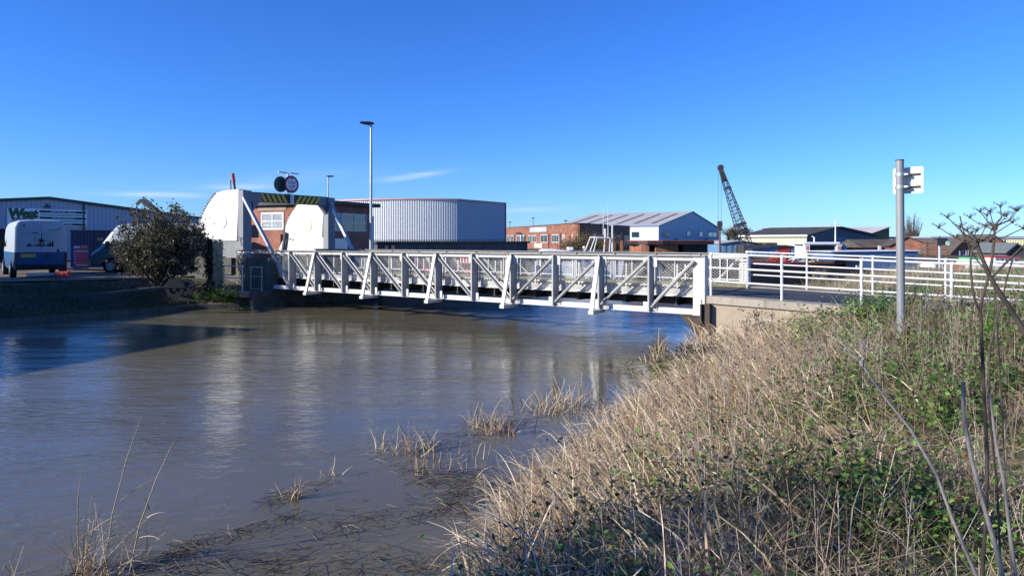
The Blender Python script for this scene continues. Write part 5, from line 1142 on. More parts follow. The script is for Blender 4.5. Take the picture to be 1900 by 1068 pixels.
# scaffold by the orange gable
sf = thing('scaffold_stack', 'stack of orange scaffold tubes beside the orange brick gable', 'scaffolding', at(1716, 60), 0)
for i in range(5): mb = MB(); mb.tube([(0, 0, .35+i*.27), (2.0, .1, .33+i*.27)], .05, 6); mb.build('tube', orangepaint if i % 2 else rustlite, sf)
for x in (.1, 1.0, 1.9): mb = MB(); mb.tube([(x, -.06, -.05), (x, -.06, 1.6)], .04, 6); mb.build('upright', rusty, sf)
# sign post in the foreground right
sp_o = Vector(((1672.5-950)/F*10.4, 10.4, -.05)); F3 = math.atan2(-.79, .61)
spn = thing('sign_post', 'grey round steel post with a small white sign seen from behind, standing in the grass', 'sign post', sp_o, F3)
zz = EYE+148*10.4/F+.05
mb = MB(); mb.tube([(0, 0, -.2), (-.025, 0, zz)], .058, 28); mb.build('post', M('galvanised_post', (.22, .23, .24), .5, metal=.1, var=.12, scale=6, dirt=(.28, .28, .27), dirt_amt=.3, streak=True), spn, smooth=True)
mb = MB(); mb.tube([(-.025, 0, zz), (-.025, 0, zz+.015)], .062, 28); mb.build('cap', darksteel, spn)
mb = MB(); pz = lambda py: EYE-(py-HOR)*10.33/F+.05
zc0, zc1 = pz(358), pz(309); pl = []
for cx_, cz_, a0 in ((.222, zc1-.03, 0), (-.150, zc1-.03, 90), (-.150, zc0+.03, 180), (.222, zc0+.03, 270)):
    for a in range(0, 91, 18): t_ = math.radians(a0+a); pl.append((cx_+.03*math.cos(t_), .14, cz_+.03*math.sin(t_)))
mb.prism(pl, (0, .004, 0)); sgp = mb.build('sign_plate', M('sign_back_white', (.72, .72, .7), .45, var=.05), spn)
for py in (323, 346):
    m_ = MB(); m_.box(-.15, .215, .115, .139, pz(py)-.016, pz(py)-.005); m_.box(-.15, .215, .115, .139, pz(py)+.005, pz(py)+.016); m_.box(-.15, .215, .134, .139, pz(py)-.016, pz(py)+.016); m_.build('channel', darksteel, sgp)
    m_ = MB(); m_.tube([(-.02, 0, pz(py)-.025), (-.02, 0, pz(py)+.025)], .064, 24); m_.box(.02, .09, -.01, .115, pz(py)-.012, pz(py)+.012); m_.build('clamp', steelgrey, spn)

# ================================================================ off-frame building that shades the far left bank and water
ob_c = Vector((-25.3, 13.8, 0)); e1 = Vector((-.3, -.95, 0)).normalized()
ob = thing('brick_warehouse', 'plain brick warehouse left of the frame whose shadow falls across the water', 'warehouse', ob_c, math.atan2(e1.y, e1.x))
mb = MB(); mb.box(0, 13, -9, 0, -.6, 6.3); mb.build('wall', brickred, ob); mb = MB(); mb.box(-.2, 13.2, -9.2, .2, 6.301, 6.5); mb.build('roof', roofdark, ob)
for k in range(4): window(ob, 1.2+k*3, 2.6+k*3, 1.2, 2.8, 0, (1, 1), face=1)

ob2 = thing('brick_warehouse', 'second plain brick warehouse left of the frame whose shadow darkens the far bank', 'warehouse', Vector((-29.5, 16.3, 0)), math.pi/2-.1)
mb = MB(); mb.box(0, 7.6, 0, 12, -.3, 6.0); mb.build('wall', brickred, ob2); mb = MB(); mb.box(-.2, 7.8, -.2, 12.2, 6.001, 6.2); mb.build('roof', roofdark, ob2)
for k in range(2): window(ob2, 1.2+k*3.2, 2.8+k*3.2, 3.2, 4.8, 0, (1, 1))
# ================================================================ vegetation
def in_bank(x, y):
    s = sdf(x, y); wv = (x-B0.x)*V.x+(y-B0.y)*V.y; t = -((x-B0.x)*U.x+(y-B0.y)*U.y)
    return s, wv, t
def sample_near(n, smin=-.25, smax=99, wfn=None, ymax=18.0, fall=1.25):
    out = []; c = 0
    while c < n:
        m = 60000; y = rng.uniform(1.1, ymax, m); x = rng.uniform(-7, 15, m)
        ok = (np.abs(x) < .84*y+.9) & (x > -5) & (rng.uniform(0, 1, m) < np.clip((x+.42-.045*y+.10*np.sin(y*5))/.35, .0, 1))
        s, wv, t = in_bank(x, y); ok &= (s > smin) & (s < smax) & (wv < -.33)
        p = np.clip((3.2/np.maximum(y, .1))**fall, 0, 1)
        if wfn is not None: p = p*wfn(x, y, s)
        ok &= rng.uniform(0, 1, m) < p
        q = np.stack([x[ok], y[ok], ground_z(x[ok], y[ok])], 1); out.append(q); c += len(q)
    return np.concatenate(out)[:n]
def vnoise(x, y, f, ph): return .5+.25*(np.sin(x*f+ph)*np.cos(y*f*1.13+ph*2)+np.sin(x*f*2.3+y*f*1.7+ph*3))+.12*np.sin(x*f*4.7-y*f*3.9+ph)
TAN = [(.45, .37, .19), (.57, .48, .27), (.34, .265, .13), (.66, .57, .37), (.24, .175, .085)]
GREY = [(.32, .28, .20), (.22, .175, .13), (.38, .33, .27), (.15, .11, .08), (.42, .36, .28)]
GREEN = [(.08, .16, .028), (.13, .24, .04), (.06, .12, .025), (.18, .30, .06), (.08, .13, .03), (.17, .15, .05), (.13, .085, .04)]
def greenw(x, y, s): return np.clip((vnoise(x, y, 1.1, .7)-.44)*3.8, .015, 1)*np.clip((s-1.0)/2.2, .05, 1)*np.clip((x+1.5)/3.5, .15, 1)
def wid(q, k): return k*(1+.045*q[:, 1])
# dry flattened litter
q = sample_near(80000); n = len(q); s = sdf(q[:, 0], q[:, 1])
q[:, 2] += rng.uniform(-.02, 1, n)**2*.36*np.clip(s*.7+.3, .1, 1)*np.where(q[:, 1] > 12, .5, 1)
az = .3+2.4*(vnoise(q[:, 0], q[:, 1], .9, 1.3)-.5)+rng.normal(0, .55, n)+np.where(rng.uniform(size=n) < .5, np.pi, 0)
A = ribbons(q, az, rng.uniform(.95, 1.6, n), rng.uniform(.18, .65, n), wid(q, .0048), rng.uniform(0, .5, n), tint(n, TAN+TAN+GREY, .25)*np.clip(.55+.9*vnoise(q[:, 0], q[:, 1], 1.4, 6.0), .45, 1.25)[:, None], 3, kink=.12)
npmesh('dry_litter', *A, veg); bpy.data.objects['dry_litter']['kind'] = 'stuff'; tag(bpy.data.objects['dry_litter'], 'mat of flattened dry straw and dead stalks covering the near bank', 'dry litter')
# standing dry grass and reeds: tufts that lean together, denser and taller near the water fringe
def fr(x, y, s): return np.clip(1.25-.20*s, .30, 1)*np.clip((vnoise(x, y, 1.7, 2.1)-.25)*2.2, .05, 1)
def farlow(q):
    w_ = (q[:, 0]-B0.x)*V.x+(q[:, 1]-B0.y)*V.y; t_ = -((q[:, 0]-B0.x)*U.x+(q[:, 1]-B0.y)*U.y)
    return np.where((t_ > -4.6) & (w_ > -6), .42, 1.0)*np.where(q[:, 1] > 12, .85, 1)
tc_ = sample_near(1650, .1, 99, fr); per = 24; n = len(tc_)*per; s = np.repeat(sdf(tc_[:, 0], tc_[:, 1]), per)
q = np.repeat(tc_, per, 0); q[:, :2] += rng.normal(0, .07, (n, 2))*(1+.05*q[:, 1:2]); q[:, 2] -= .03
hgt = np.repeat(rng.uniform(.25, .75, len(tc_)), per)*rng.uniform(.5, 1.1, n)*np.where(s < 2.2, 1.15, .85)*farlow(q)
az = np.repeat(rng.normal(2.7, 1.0, len(tc_)), per)+rng.normal(0, .45, n)
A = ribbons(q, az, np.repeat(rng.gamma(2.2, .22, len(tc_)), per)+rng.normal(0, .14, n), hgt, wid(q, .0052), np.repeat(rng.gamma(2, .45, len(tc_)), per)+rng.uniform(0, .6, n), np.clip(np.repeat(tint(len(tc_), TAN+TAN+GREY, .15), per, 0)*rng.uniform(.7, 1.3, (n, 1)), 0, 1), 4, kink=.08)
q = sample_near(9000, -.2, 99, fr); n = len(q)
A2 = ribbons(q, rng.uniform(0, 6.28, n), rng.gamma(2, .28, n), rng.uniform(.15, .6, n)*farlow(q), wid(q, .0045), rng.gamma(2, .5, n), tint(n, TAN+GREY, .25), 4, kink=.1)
npmesh('dry_grass', *merge([A, A2]), veg); o = bpy.data.objects['dry_grass']; o['kind'] = 'stuff'; tag(o, 'tangled tan dry grass and reeds standing along the near bank', 'dry grass')
# broad bent reed leaves at the fringe
q = sample_near(12000, -.3, 3.4, lambda x, y, s: np.clip(1.3-.4*s, .05, 1)); n = len(q)
q[:, 2] += rng.uniform(.0, .38, n)
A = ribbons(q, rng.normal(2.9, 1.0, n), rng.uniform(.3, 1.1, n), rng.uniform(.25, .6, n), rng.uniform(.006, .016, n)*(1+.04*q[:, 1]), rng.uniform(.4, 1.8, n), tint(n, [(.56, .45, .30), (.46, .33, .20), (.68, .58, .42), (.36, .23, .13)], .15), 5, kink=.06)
npmesh('reed_leaves', *A, veg); o = bpy.data.objects['reed_leaves']; o['kind'] = 'stuff'; tag(o, 'broad bent brown reed leaves at the water fringe', 'reed leaves')
# thin dead upright stems with side twigs
q = sample_near(4300, .1, 99, lambda x, y, s: .4+.8*vnoise(x, y, .9, 5)*np.clip(s, .3, 1), fall=1.05); n = len(q)
ht = rng.uniform(.3, .95, n)*np.clip(.65+.07*q[:, 1], .7, 1.05)*farlow(q); ln = rng.normal(0, .22, n); az = rng.uniform(0, 2*np.pi, n); ln = np.where(rng.uniform(size=n) < .25, ln*3.2, ln)
tip = q+np.stack([np.cos(az)*np.sin(ln), np.sin(az)*np.sin(ln), np.cos(ln)], 1)*ht[:, None]
r0 = rng.uniform(.0016, .0036, n)*(1+.04*q[:, 1])
cols = tint(n, [(.36, .30, .235), (.25, .19, .14), (.46, .40, .32), (.12, .085, .06), (.30, .20, .14)], .2)
parts = [sticks(q, tip, r0, r0*.45, cols, rng.uniform(0, .035, n))]
for k in range(3):
    f = rng.uniform(.45, .95, n); b = q+(tip-q)*f[:, None]; az2 = rng.uniform(0, 2*np.pi, n); L2 = rng.uniform(.05, .2, n)
    t2 = b+np.stack([np.cos(az2)*.6, np.sin(az2)*.6, np.full(n, .75)], 1)*L2[:, None]
    parts.append(sticks(b, t2, r0*.5, r0*.25, cols, np.full(n, .004)))
npmesh('dead_stems', *merge(parts), veg); o = bpy.data.objects['dead_stems']; o['kind'] = 'stuff'; tag(o, 'thin grey dead weed stems standing all over the near bank', 'dead stems')
# dark dried seed heads / curled leaves on the stems
i = rng.integers(0, n, 5200); f = rng.uniform(.5, 1.0, len(i)); c = q[i]+(tip[i]-q[i])*f[:, None]+rng.normal(0, .02, (len(i), 3))
A = leaves(c, rng.uniform(.012, .032, len(i)), tint(len(i), [(.05, .04, .03), (.09, .065, .045), (.035, .04, .025)], .3), 1.0, .8)
npmesh('dead_leaves', *A, veg); o = bpy.data.objects['dead_leaves']; o['kind'] = 'stuff'; tag(o, 'small dark curled dead leaves hanging on the weed stems', 'dead leaves')
# green leaves in clumps
cc = sample_near(1900, .6, 99, greenw, fall=1.2); per = 64; n = len(cc)*per
ctr = np.repeat(cc, per, 0); rad = np.repeat(rng.uniform(.07, .24, len(cc)), per); d = rng.normal(0, .55, (n, 3)); d[:, 2] = np.abs(d[:, 2])*1.1
c = ctr+d*rad[:, None]; c[:, 2] = ctr[:, 2]+.03+d[:, 2]*rad*1.7+np.repeat(rng.uniform(0, .30, len(cc)), per)
base = np.repeat(tint(len(cc), GREEN, .2), per, 0)
A = leaves(c, np.minimum(np.minimum(rng.gamma(3.2, .0085, n), .042), .012+.0055*c[:, 1])*(1+.035*c[:, 1]), np.clip(base*rng.uniform(.7, 1.35, (n, 1)), 0, 1), .45, .75)
npmesh('green_leaves', *A, vegleaf); o = bpy.data.objects['green_leaves']; o['kind'] = 'stuff'; tag(o, 'patches of low green bramble and nettle leaves on the near bank', 'green leaves')
# green grass
q = sample_near(16000, .8, 99, lambda x, y, s: np.clip((vnoise(x, y, .8, 3.3)-.4)*3, 0.05, 1)*np.clip(s/3, 0, 1)); n = len(q)
A = ribbons(q, rng.uniform(0, 6.28, n), rng.uniform(.1, .8, n), rng.uniform(.1, .3, n), wid(q, .004), rng.uniform(.2, 1.2, n), tint(n, [(.10, .16, .035), (.15, .20, .05), (.08, .12, .03)], .2), 3)
npmesh('green_grass', *A, vegleaf); o = bpy.data.objects['green_grass']; o['kind'] = 'stuff'; tag(o, 'short green grass growing between the dry stalks', 'grass')
# grass beyond the road and on the far left bank
def scatter(n, x0, x1, y0, y1, cond, fall=1):
    out = []; c = 0
    while c < n:
        m = 80000; x = rng.uniform(x0, x1, m); y = rng.uniform(y0, y1, m); s, wv, t = in_bank(x, y); ok = cond(x, y, s, wv, t) & (rng.uniform(0, 1, m) < (y0/y)**fall)
        c += ok.sum(); out.append(np.stack([x[ok], y[ok], ground_z(x[ok], y[ok])], 1))
    return np.concatenate(out)[:n]
q = scatter(20000, 8, 50, 14, 46, lambda x, y, s, wv, t: (wv > 4.6) & (s > -.2) & (x < .8*y+2)); n = len(q)
s = sdf(q[:, 0], q[:, 1]); dry = (s < 3.2+1.6*vnoise(q[:, 0], q[:, 1], .6, 1)) | (rng.uniform(size=n) < .25); wv = (q[:, 0]-B0.x)*V.x+(q[:, 1]-B0.y)*V.y
col = np.where(dry[:, None], tint(n, TAN+GREY, .2), tint(n, [(.10, .20, .03), (.14, .25, .04), (.08, .15, .03)], .2))
A = ribbons(q, rng.uniform(0, 6.28, n), rng.gamma(2, .2, n), np.where(dry, rng.uniform(.25, .75, n), rng.uniform(.06, .16, n)), np.where(dry, .012, .02), rng.uniform(.1, .8, n), col, 3)
npmesh('field_grass', *A, vegleaf); o = bpy.data.objects['field_grass']; o['kind'] = 'stuff'; tag(o, 'green field grass edged with dry reeds beyond the approach road', 'grass')
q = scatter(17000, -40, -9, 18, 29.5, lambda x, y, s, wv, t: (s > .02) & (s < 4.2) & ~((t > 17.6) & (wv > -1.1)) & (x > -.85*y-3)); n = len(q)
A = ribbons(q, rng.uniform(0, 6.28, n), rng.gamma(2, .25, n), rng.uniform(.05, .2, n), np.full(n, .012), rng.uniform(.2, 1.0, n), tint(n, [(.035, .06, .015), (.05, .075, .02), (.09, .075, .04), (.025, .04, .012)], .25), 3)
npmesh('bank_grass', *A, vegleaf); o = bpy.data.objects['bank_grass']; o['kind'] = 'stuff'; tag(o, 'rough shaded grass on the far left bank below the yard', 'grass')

# reed clumps standing in the water
def clump(px, py, n, h, spread, lean=.35, label='', tall=0, brown=False):
    n = int(n*(1 if py > 1000 else 2.1)); h = h*(1 if py > 1000 else 1.2); lean = lean*(1 if py > 1000 else 1.25); spread *= (1 if py > 1000 else 1.25)
    p = onplane(px, py, WL); th = thing('reed_clump', label, 'reed clump', p, 0, 'reed clumps standing in the water')
    b = rng.normal(0, spread, (n, 3)); b[:, 2] = -.05
    cols = tint(n, [(.45, .33, .2), (.55, .45, .32), (.34, .2, .1), (.5, .36, .16)] if not brown else [(.40, .26, .14), (.52, .40, .25), (.28, .17, .09)], .2)
    A = ribbons(b, rng.uniform(0, 6.28, n), np.abs(rng.normal(0, lean, n)), rng.uniform(.35, 1.0, n)*h, rng.uniform(.007, .016, n)*(p.y/7), rng.uniform(.2, 2.0, n), cols, 6, kink=.08)
    npmesh('leaf_blades', *A, veg, th)
    m = max(3, n//4); b = rng.normal(0, spread*.7, (m, 3)); b[:, 2] = -.05; az = rng.uniform(0, 6.28, m); le = rng.normal(0, lean*.7, m); hh = rng.uniform(.5, 1.15, m)*h
    tp = b+np.stack([np.cos(az)*np.sin(le), np.sin(az)*np.sin(le), np.cos(le)], 1)*hh[:, None]
    npmesh('stems', *sticks(b, tp, np.full(m, .004*p.y/7), np.full(m, .002*p.y/7), tint(m, [(.5, .42, .3), (.3, .22, .14)], .2), np.full(m, .02)), veg, th)
    return th
clump(165, 1062, 34, .62, .10, .3, 'tall tan reed clump, left one of the two large clumps at the bottom edge')
clump(205, 1072, 40, .66, .14, .75, 'spreading pale reed clump, right one of the two large clumps at the bottom edge')
clump(28, 1072, 7, .34, .05, .4, 'small yellowing reed tuft at the bottom left corner of the water')
clump(545, 925, 12, .26, .03, .2, 'small upright brown reed tuft alone in the open water')
clump(612, 882, 6, .22, .05, .9, 'bent pale reed tuft with drooping tip, left of the mid-water debris', brown=False)
clump(656, 892, 8, .12, .05, .9, 'low flattened brown reed tuft beside the drooping one', brown=True)
clump(706, 835, 6, .2, .06, .9, 'arched small reed tuft left of the large broken clumps')
clump(765, 838, 30, .40, .16, .8, 'broken tan reed clump, leftmost of the large ones in mid-water')
clump(800, 868, 26, .3, .22, 1.2, 'flattened brown reed clump lying lowest among the mid-water clumps', brown=True)
clump(860, 860, 18, .28, .2, 1.0, 'low scattered reed clump right of the flattened one')
clump(885, 790, 18, .42, .10, .5, 'upright reed clump with tall stems amid the mid-water debris')
clump(930, 800, 34, .42, .16, .8, 'brown reed clump right of the upright mid-water stems', brown=True)
clump(1010, 762, 22, .35, .16, .9, 'small brown tussock at the left end of the reed fringe', brown=True)
clump(1058, 758, 60, .50, .26, .9, 'large shaggy tussock standing out from the reed fringe')
clump(1205, 668, 16, .3, .2, .8, 'low reed tuft in shallow water near the abutment', brown=True)
clump(1222, 652, 14, .5, .08, .5, 'small yellow-brown reed tuft close to the abutment bracket')
# three long single stalks rising from the bottom clumps
for (bx, by, tx, ty, lab) in ((190, 1040, 262, 772, 'very long thin reed stalk leaning right, leftmost of the long stalks'), (235, 1046, 322, 818, 'long thin reed stalk leaning right beside the tallest one'), (150, 1040, 152, 872, 'straight upright reed stalk above the left bottom clump')):
    b = onplane(bx, by+20, WL); t_ = P(tx, ty, b.y+.05); th = thing('reed_stalk', lab, 'reed stalk', b, 0, 'long reed stalks')
    mb = MB(); d = t_-b; mb.tube([Vector((0, 0, -.1)), d*.35+Vector((-.03, 0, .02)), d*.7+Vector((-.03, 0, .01)), d], [.006, .005, .004, .0015], 5); mb.build('stem', M('reed_straw', (.42, .34, .22), .7), th)
    m = 6; f = rng.uniform(.1, .5, m); bb = np.array([list(d*k) for k in f]); npmesh('leaf_blades', *ribbons(bb, rng.normal(.3, .9, m), rng.uniform(.4, 1.2, m), rng.uniform(.15, .4, m), np.full(m, .010), rng.uniform(.3, 1.4, m), tint(m, TAN), 5), veg, th)
# floating and sunken dead brush
def brush(n, pts, sp):
    pts = np.array([list(onplane(a, b, WL)) for a, b in pts]); k = rng.integers(0, len(pts)-1, n); f = rng.uniform(0, 1, n)[:, None]
    c = pts[k]*(1-f)+pts[k+1]*f; c[:, :2] += rng.normal(0, 1, (n, 2))*sp; c[:, 2] = WL+rng.uniform(-.02, .05, n); az = rng.normal(.35, .7, n); L_ = rng.uniform(.06, .42, n)
    d = np.stack([np.cos(az), np.sin(az), rng.normal(0, .12, n)], 1)*L_[:, None]/2
    return sticks(c-d, c+d, rng.uniform(.0012, .0038, n), np.full(n, .001), tint(n, [(.035, .026, .02), (.06, .043, .03), (.022, .018, .014), (.20, .15, .10), (.30, .24, .16)], .3), np.full(n, .02))
A = merge([brush(380, [(190, 1066), (330, 1058), (470, 1050), (620, 1056), (740, 1050), (900, 1050)], .17), brush(170, [(560, 955), (470, 985), (370, 1010), (300, 1040)], .07), brush(80, [(490, 940), (545, 918), (600, 895)], .08),
           brush(330, [(700, 830), (790, 850), (880, 800), (960, 790), (1060, 750)], .28), brush(170, [(760, 870), (830, 900), (900, 880)], .15), brush(260, [(780, 960), (850, 930), (920, 900)], .2), brush(260, [(1150, 690), (1215, 675), (1260, 668)], .25), brush(90, [(640, 985), (660, 960)], .2)])
npmesh('floating_brush', *A, veg); o = bpy.data.objects['floating_brush']; o['kind'] = 'stuff'; tag(o, 'dark dead brush and broken stems floating at the river edge', 'floating brush')

# ---------------------------------------------------------------- trees and bushes
def grow_tree(h, spread, levels, up, r0, seed, nb=4, trunk=.3):
    rr = random.Random(seed); segs = []; tips = []
    def rec(p, d, L_, r, lv):
        pts = [p]; q = p
        for i in range(3):
            d = (d+Vector((rr.gauss(0, .10), rr.gauss(0, .10), rr.gauss(0, .06)+up*.06))).normalized(); q = q+d*L_/3; pts.append(q)
        segs.append((pts, r, r*.62, lv))
        if lv >= levels: tips.append((q, d)); return
        for k in range(nb+(1 if lv else 2)):
            f = rr.uniform(.35, 1.0); j = min(2, int(f*3)); b = pts[j]+(pts[j+1]-pts[j])*(f*3-j)
            a = rr.uniform(0, 6.28); sp = spread*rr.uniform(.6, 1.2); o_ = d.orthogonal().normalized(); o2 = d.cross(o_); nd = (d+(o_*math.cos(a)+o2*math.sin(a))*sp+Vector((0, 0, up*.3))).normalized()
            rec(b, nd, L_*rr.uniform(.55, .8), r*.5, lv+1)
    rec(Vector((0, 0, -.1)), Vector((0, 0, 1)), h*trunk, r0, 0); return segs, tips
def bare_tree(name, label, loc, h, spread, levels, up, r0, seed, nb=4, trunk=.35, mt=bark, cat='tree', leafn=0, leafsz=.1, leafcols=None, thick=1.0, group=None, jitter=.12):
    segs, tips = grow_tree(h, spread, levels, up, r0, seed, nb, trunk)
    top = max(t[0].z for t in tips); sc = h/top
    th = thing(name, label, cat, loc, 0, group)
    mb = MB(); mc = MB()
    for pts, a, b, lv in segs:
        pts = [p*sc for p in pts]; n_ = len(pts); R_2 = [max(.003, (a+(b-a)*i/(n_-1))*thick) for i in range(n_)]
        (mb if lv < 1 else mc).tube(pts, R_2, 6 if lv < 1 else 3, cap=False)
    mb.build('trunk', mt, th); mc.build('crown_branches', mt, th)
    if leafn:
        T = np.array([list(t[0]*sc) for t in tips]); i = rng.integers(0, len(T), leafn); c = T[i]+rng.normal(0, jitter, (leafn, 3)); 
        A = leaves(c, rng.uniform(.6, 1.2, leafn)*leafsz, tint(leafn, leafcols, .3), .6, .5); npmesh('foliage', *A, vegleaf, th)
    return th
bp_ = at(296, 26.9, -.2)
def bush(name, label, loc, n_stem, h, w_, leafn, leafsz, cols, seed, cat='bush', r=.02):
    rr = random.Random(seed); th = thing(name, label, cat, loc); mb = MB(); T = []
    for i in range(n_stem):
        a = rr.uniform(0, 6.28); e = math.sqrt(rr.random()); d = Vector((math.cos(a)*e*w_*.5, math.sin(a)*e*w_*.42, h*rr.uniform(.5, 1.0)*(1-.42*e**2.5)))
        b = Vector((rr.gauss(0, .12), rr.gauss(0, .12), 0)); m = b+(d-b)*.5+Vector((math.cos(a), math.sin(a), 0))*.12*w_*.5*e; mb.tube([b, m, d], [r, r*.6, r*.25], 4, cap=False)
        for k in range(7):
            f = rr.uniform(.35, 1); p = (b+(m-b)*f*2) if f < .5 else (m+(d-m)*(f*2-1)); q = p+Vector((rr.gauss(0, .22), rr.gauss(0, .22), rr.gauss(.12, .16)))*(w_/3.6); mb.tube([p, q], [r*.35, r*.12], 3, cap=False); T += [q, p+(q-p)*.5]
        T.append(d)
    mb.build('stems', bark, th); T = np.array([list(t) for t in T]); i = rng.integers(0, len(T), leafn); c = T[i]+rng.normal(0, .085*w_/3.6, (leafn, 3)); c[:, 2] = np.maximum(c[:, 2], .02)
    npmesh('foliage', *leaves(c, rng.uniform(.6, 1.3, leafn)*leafsz, tint(leafn, cols, .35), .8, .42), vegleaf, th); return th
bush('leafy_bush', 'large dark leafy bush on the far bank in front of the teal van', bp_, 115, 3.6, 3.85, 14000, .125, [(.075, .08, .04), (.11, .11, .06), (.05, .055, .03), (.17, .15, .10)], 3)
# ivy-clad pier left of the segment
pv = at(402, 28.0, -.4); pr = thing('ivy_pier', 'concrete pier overgrown with dark ivy, left of the handrail', 'pier', pv, BR)
mb = MB(); mb.prism([(-.12, -.2, 0), (.28, -.2, 0), (.12, -.2, 1.95), (-.12, -.2, 1.95)], (0, .45, 0)); mb.build('pier', M('mossy_pier_concrete', (.30, .26, .16), .9, var=.35, scale=3, dirt=(.08, .08, .04), dirt_amt=.5), pr)
n = 2600; zz_ = rng.uniform(0, 2.1, n); c = np.stack([rng.uniform(-.2, .42, n)*(1-.4*zz_/2), np.where(rng.uniform(size=n) < .6, rng.normal(.30, .05, n), rng.uniform(-.28, .32, n)), zz_], 1)
keep = (vnoise(c[:, 0]*3, c[:, 2]*2, 2.2, 1.0) > .42) | (zz_ > 1.1); c = c[keep]; npmesh('ivy', *leaves(c, rng.uniform(.05, .1, len(c)), tint(len(c), [(.03, .032, .02), (.06, .05, .035), (.12, .11, .07)], .3), .7, .8), vegleaf, pr)
bush('low_nettles', 'bright green nettle patch on the bank edge below the handrail', at(405, 26.3, -.75), 30, .55, 1.8, 2600, .075, [(.07, .13, .02), (.10, .17, .03), (.05, .09, .02)], 5, cat='nettles', r=.006)
bush('dark_shrub', 'dark shrub glimpsed between the near segment and the brick cabin', at(452, 42, 0), 30, 1.7, 1.6, 2200, .10, [(.03, .04, .02), (.06, .05, .03)], 6)
bush('willow_shrub', 'ochre winter shrub in front of the rounded corner of the brick office', at(1098, 74, 0), 110, 2.35, 7.5, 9000, .16, [(.22, .16, .06), (.15, .12, .05), (.28, .20, .09), (.10, .10, .04)], 8, r=.03)
bush('bramble_stem_patch', 'dark leafed bramble growing in front of the abutment wall', at(1402, 15.6, -.75), 16, 1.1, .9, 420, .05, [(.05, .055, .035), (.09, .08, .06)], 9, cat='bramble', r=.006)
bush('bramble_stem_patch', 'dark bramble tangle at the water edge just below the steel bracket', at(1300, 13.0, -.85), 20, .7, 1.2, 700, .06, [(.04, .045, .03), (.08, .075, .05)], 10, cat='bramble', r=.006)
bush('nettle_patch', 'fresh green leafy patch at the water edge left of the bracket', at(1248, 12.4, -.95), 26, .45, .9, 1400, .055, [(.08, .15, .03), (.12, .19, .05)], 12, cat='nettles', r=.004)
twig = M('pale_twigs', (.16, .13, .10), .9, var=.3, scale=3)
bare_tree('bare_tree', 'wide bare tree crown behind the lattice crane, above the long shed', at(1352, 170, 0), 5.6, .8, 5, .2, .28, 4, nb=3, trunk=.30, thick=1.1, mt=twig, group='bare trees behind the sheds')
bare_tree('bare_tree', 'bare tree with ivy-green crown just right of the pale blue shed gable', at(1376, 165, 0), 4.9, .9, 4, .1, .22, 14, nb=3, trunk=.25, thick=1.1, mt=twig, leafn=2500, leafsz=.35, leafcols=[(.05, .06, .03), (.09, .08, .05)], jitter=.5, group='bare trees behind the sheds')
bare_tree('bare_tree', 'spreading bare tree right of the lattice crane mast', at(1410, 175, 0), 4.6, .9, 5, .1, .22, 24, nb=3, trunk=.25, thick=1.1, mt=twig, group='bare trees behind the sheds')
bush('poplar_tree', 'tall narrow leafless poplar rising behind the orange brick gable', at(1692, 150, 0), 110, 8.6, 4.6, 500, .12, [(.16, .12, .08)], 41, cat='tree', r=.06)
bare_tree('bare_tree', 'small bare tree beside the sign gable at the far right horizon', at(1445, 190, 0), 4.4, .9, 4, .1, .2, 34, nb=3, trunk=.25, thick=1.0, mt=twig, group='bare trees behind the sheds')
# off-frame shrubs on the near bank, which shade the foreground
for i, (x, y, h) in enumerate(((-4.5, 1.1, 3.6), (-6.9, .5, 4.0), (-3.9, -.4, 4.1))):
    bush('hedge_shrub', ['tall shrub left of the frame nearest the water', 'tallest shrub left of the frame, farthest from the camera', 'shrub left of the frame standing behind the camera line'][i], (x, y, 0), 70, h, 2.8, 3900, .13, [(.04, .06, .025), (.07, .08, .03)], 20+i)
# dead hogweed close to the camera
def hogweed(label, lines, umbels, mt, Y, r0, r1, group='dead hogweed stalks close to the camera'):
    first = lines[0]; b = P(*first[-1], Y); gz = float(ground_z(b.x, b.y)); base = Vector((b.x+(P(*first[-1], Y)-P(*first[-2], Y)).x*.4, b.y, gz))
    th = thing('dead_hogweed', label, 'dead plant', base, 0, group)
    for li, ln_ in enumerate(lines):
        pts = [P(x, y, Y)-base for x, y in ln_]
        if li == 0: pts.append(Vector((0, 0, 0)))
        # smooth, with small knots
        R = [r1+(r0-r1)*i/(len(pts)-1) for i in range(len(pts))]
        if li: R = [q*.72 for q in R]
        pp, RR = [], []
        for i in range(len(pts)-1):
            for f in (0, .33, .66): pp.append(pts[i].lerp(pts[i+1], f)); RR.append((R[i]*(1-f)+R[i+1]*f)*(1.12 if f == 0 and i % 3 == 0 else 1))
        pp.append(pts[-1]); RR.append(R[-1]); mb = MB(); mb.tube(pp, RR, 9); mb.build('stem', mt, th, smooth=True)
    for (ux, uy, rays) in umbels:
        c = P(ux, uy, Y)-base
        for k, (rx, ry) in enumerate(rays):
            dy = .06*math.sin(k*2.1); e = P(rx, ry, Y)-base+Vector((0, dy, 0)); mid = c.lerp(e, .5)+Vector((0, dy*.3, -.006))
            mb = MB(); mb.tube([c, mid, e], [.0020, .0014, .0011], 6)
            for j in range(9):                                     # umbellets of short rays
                a = j*.7; d = Vector((math.cos(a)*.017, math.sin(a)*.017, .010+.006*math.sin(j*2))); mb.tube([e, e+d], [.0009, .0004], 4)
                if j % 3 == 0: mb.disc(e+d, (0, 0, 1), .003, .002, 6)
            mb.tube([e-Vector((0, 0, .004)), e+Vector((0, 0, .004))], .0035, 6); mb.build('ray', mt, th)
        mb = MB(); mb.tube([c-Vector((0, 0, .012)), c+Vector((0, 0, .008))], [.006, .010], 8); mb.build('umbel_base', mt, th)
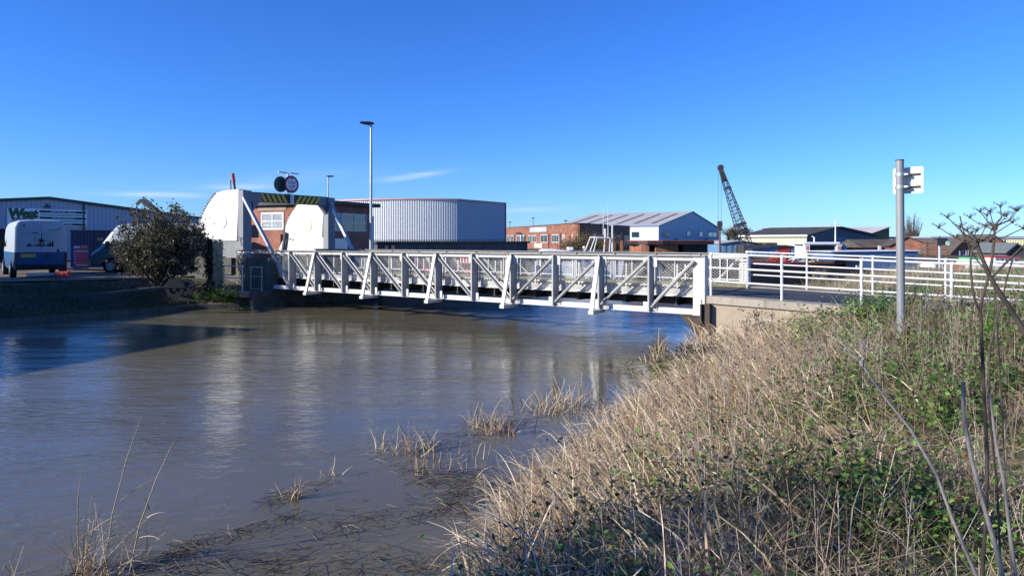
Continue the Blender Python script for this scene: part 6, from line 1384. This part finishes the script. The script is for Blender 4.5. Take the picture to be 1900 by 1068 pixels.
hogweed('dead hogweed with the widest umbel, its thick stem running to the right edge', [[(1811, 449), (1822, 478), (1836, 512), (1856, 545), (1876, 575), (1902, 617), (1935, 672), (1985, 760)]],
        [(1811, 449, [(1758, 403), (1764, 421), (1778, 433), (1794, 427), (1804, 420), (1815, 426), (1830, 420), (1836, 427), (1871, 424), (1880, 412), (1797, 440)])], hog, 1.85, .0092, .0048)
hogweed('dead hogweed with the highest umbel against the sky, on a straight dark upright stem', [[(1846, 420), (1845, 440), (1843, 460), (1840, 487), (1833, 518), (1824, 546), (1819, 572), (1821, 620), (1827, 746), (1832, 851), (1830, 956), (1822, 1075)], [(1906, 449), (1880, 474), (1856, 498), (1843, 512)], [(1806, 458), (1801, 480), (1801, 500), (1805, 540), (1810, 560), (1818, 578)]],
        [(1846, 420, [(1818, 392), (1821, 402), (1833, 384), (1837, 392), (1853, 398), (1860, 391), (1868, 400), (1885, 398), (1864, 391)])], hog, 2.05, .0056, .0034)
hogweed('thin dark dead stalk curving past the upright hogweed, without an umbel', [[(1781, 401), (1786, 422), (1792, 442), (1802, 467), (1815, 485), (1828, 500), (1840, 514)][::1]+[(1846, 540), (1850, 600), (1856, 700), (1866, 900), (1878, 1080)]], [], hog, 2.15, .0027, .0018)
hogweed('dark dead stalk standing just right of the upright hogweed', [[(1879, 482), (1868, 516), (1862, 545), (1856, 570), (1846, 605), (1836, 650), (1835, 760), (1850, 900), (1858, 1085)]], [], hog, 1.95, .0032, .0021)
hogweed('grey dead stalk leaning left with a ragged head over the middle of the bank', [[(1600, 676), (1622, 708), (1646, 742), (1690, 796), (1738, 880), (1768, 964), (1812, 1068)]], [(1599, 672, [(1568, 650), (1577, 640), (1590, 632), (1600, 640), (1612, 650)])], hogblue, 2.3, .0066, .0032)
hogweed('pale grey broken stalk, left one of the two at the lower right', [[(1789, 708), (1786, 735), (1788, 765), (1794, 805), (1802, 848), (1827, 943), (1845, 1005), (1863, 1075)]], [], hogblue, 1.8, .0064, .0038)
hogweed('pale grey bare stalk, right one of the two at the lower right', [[(1837, 729), (1842, 772), (1848, 822), (1862, 889), (1875, 998), (1886, 1078)]], [], hogblue, 1.75, .0050, .0026)
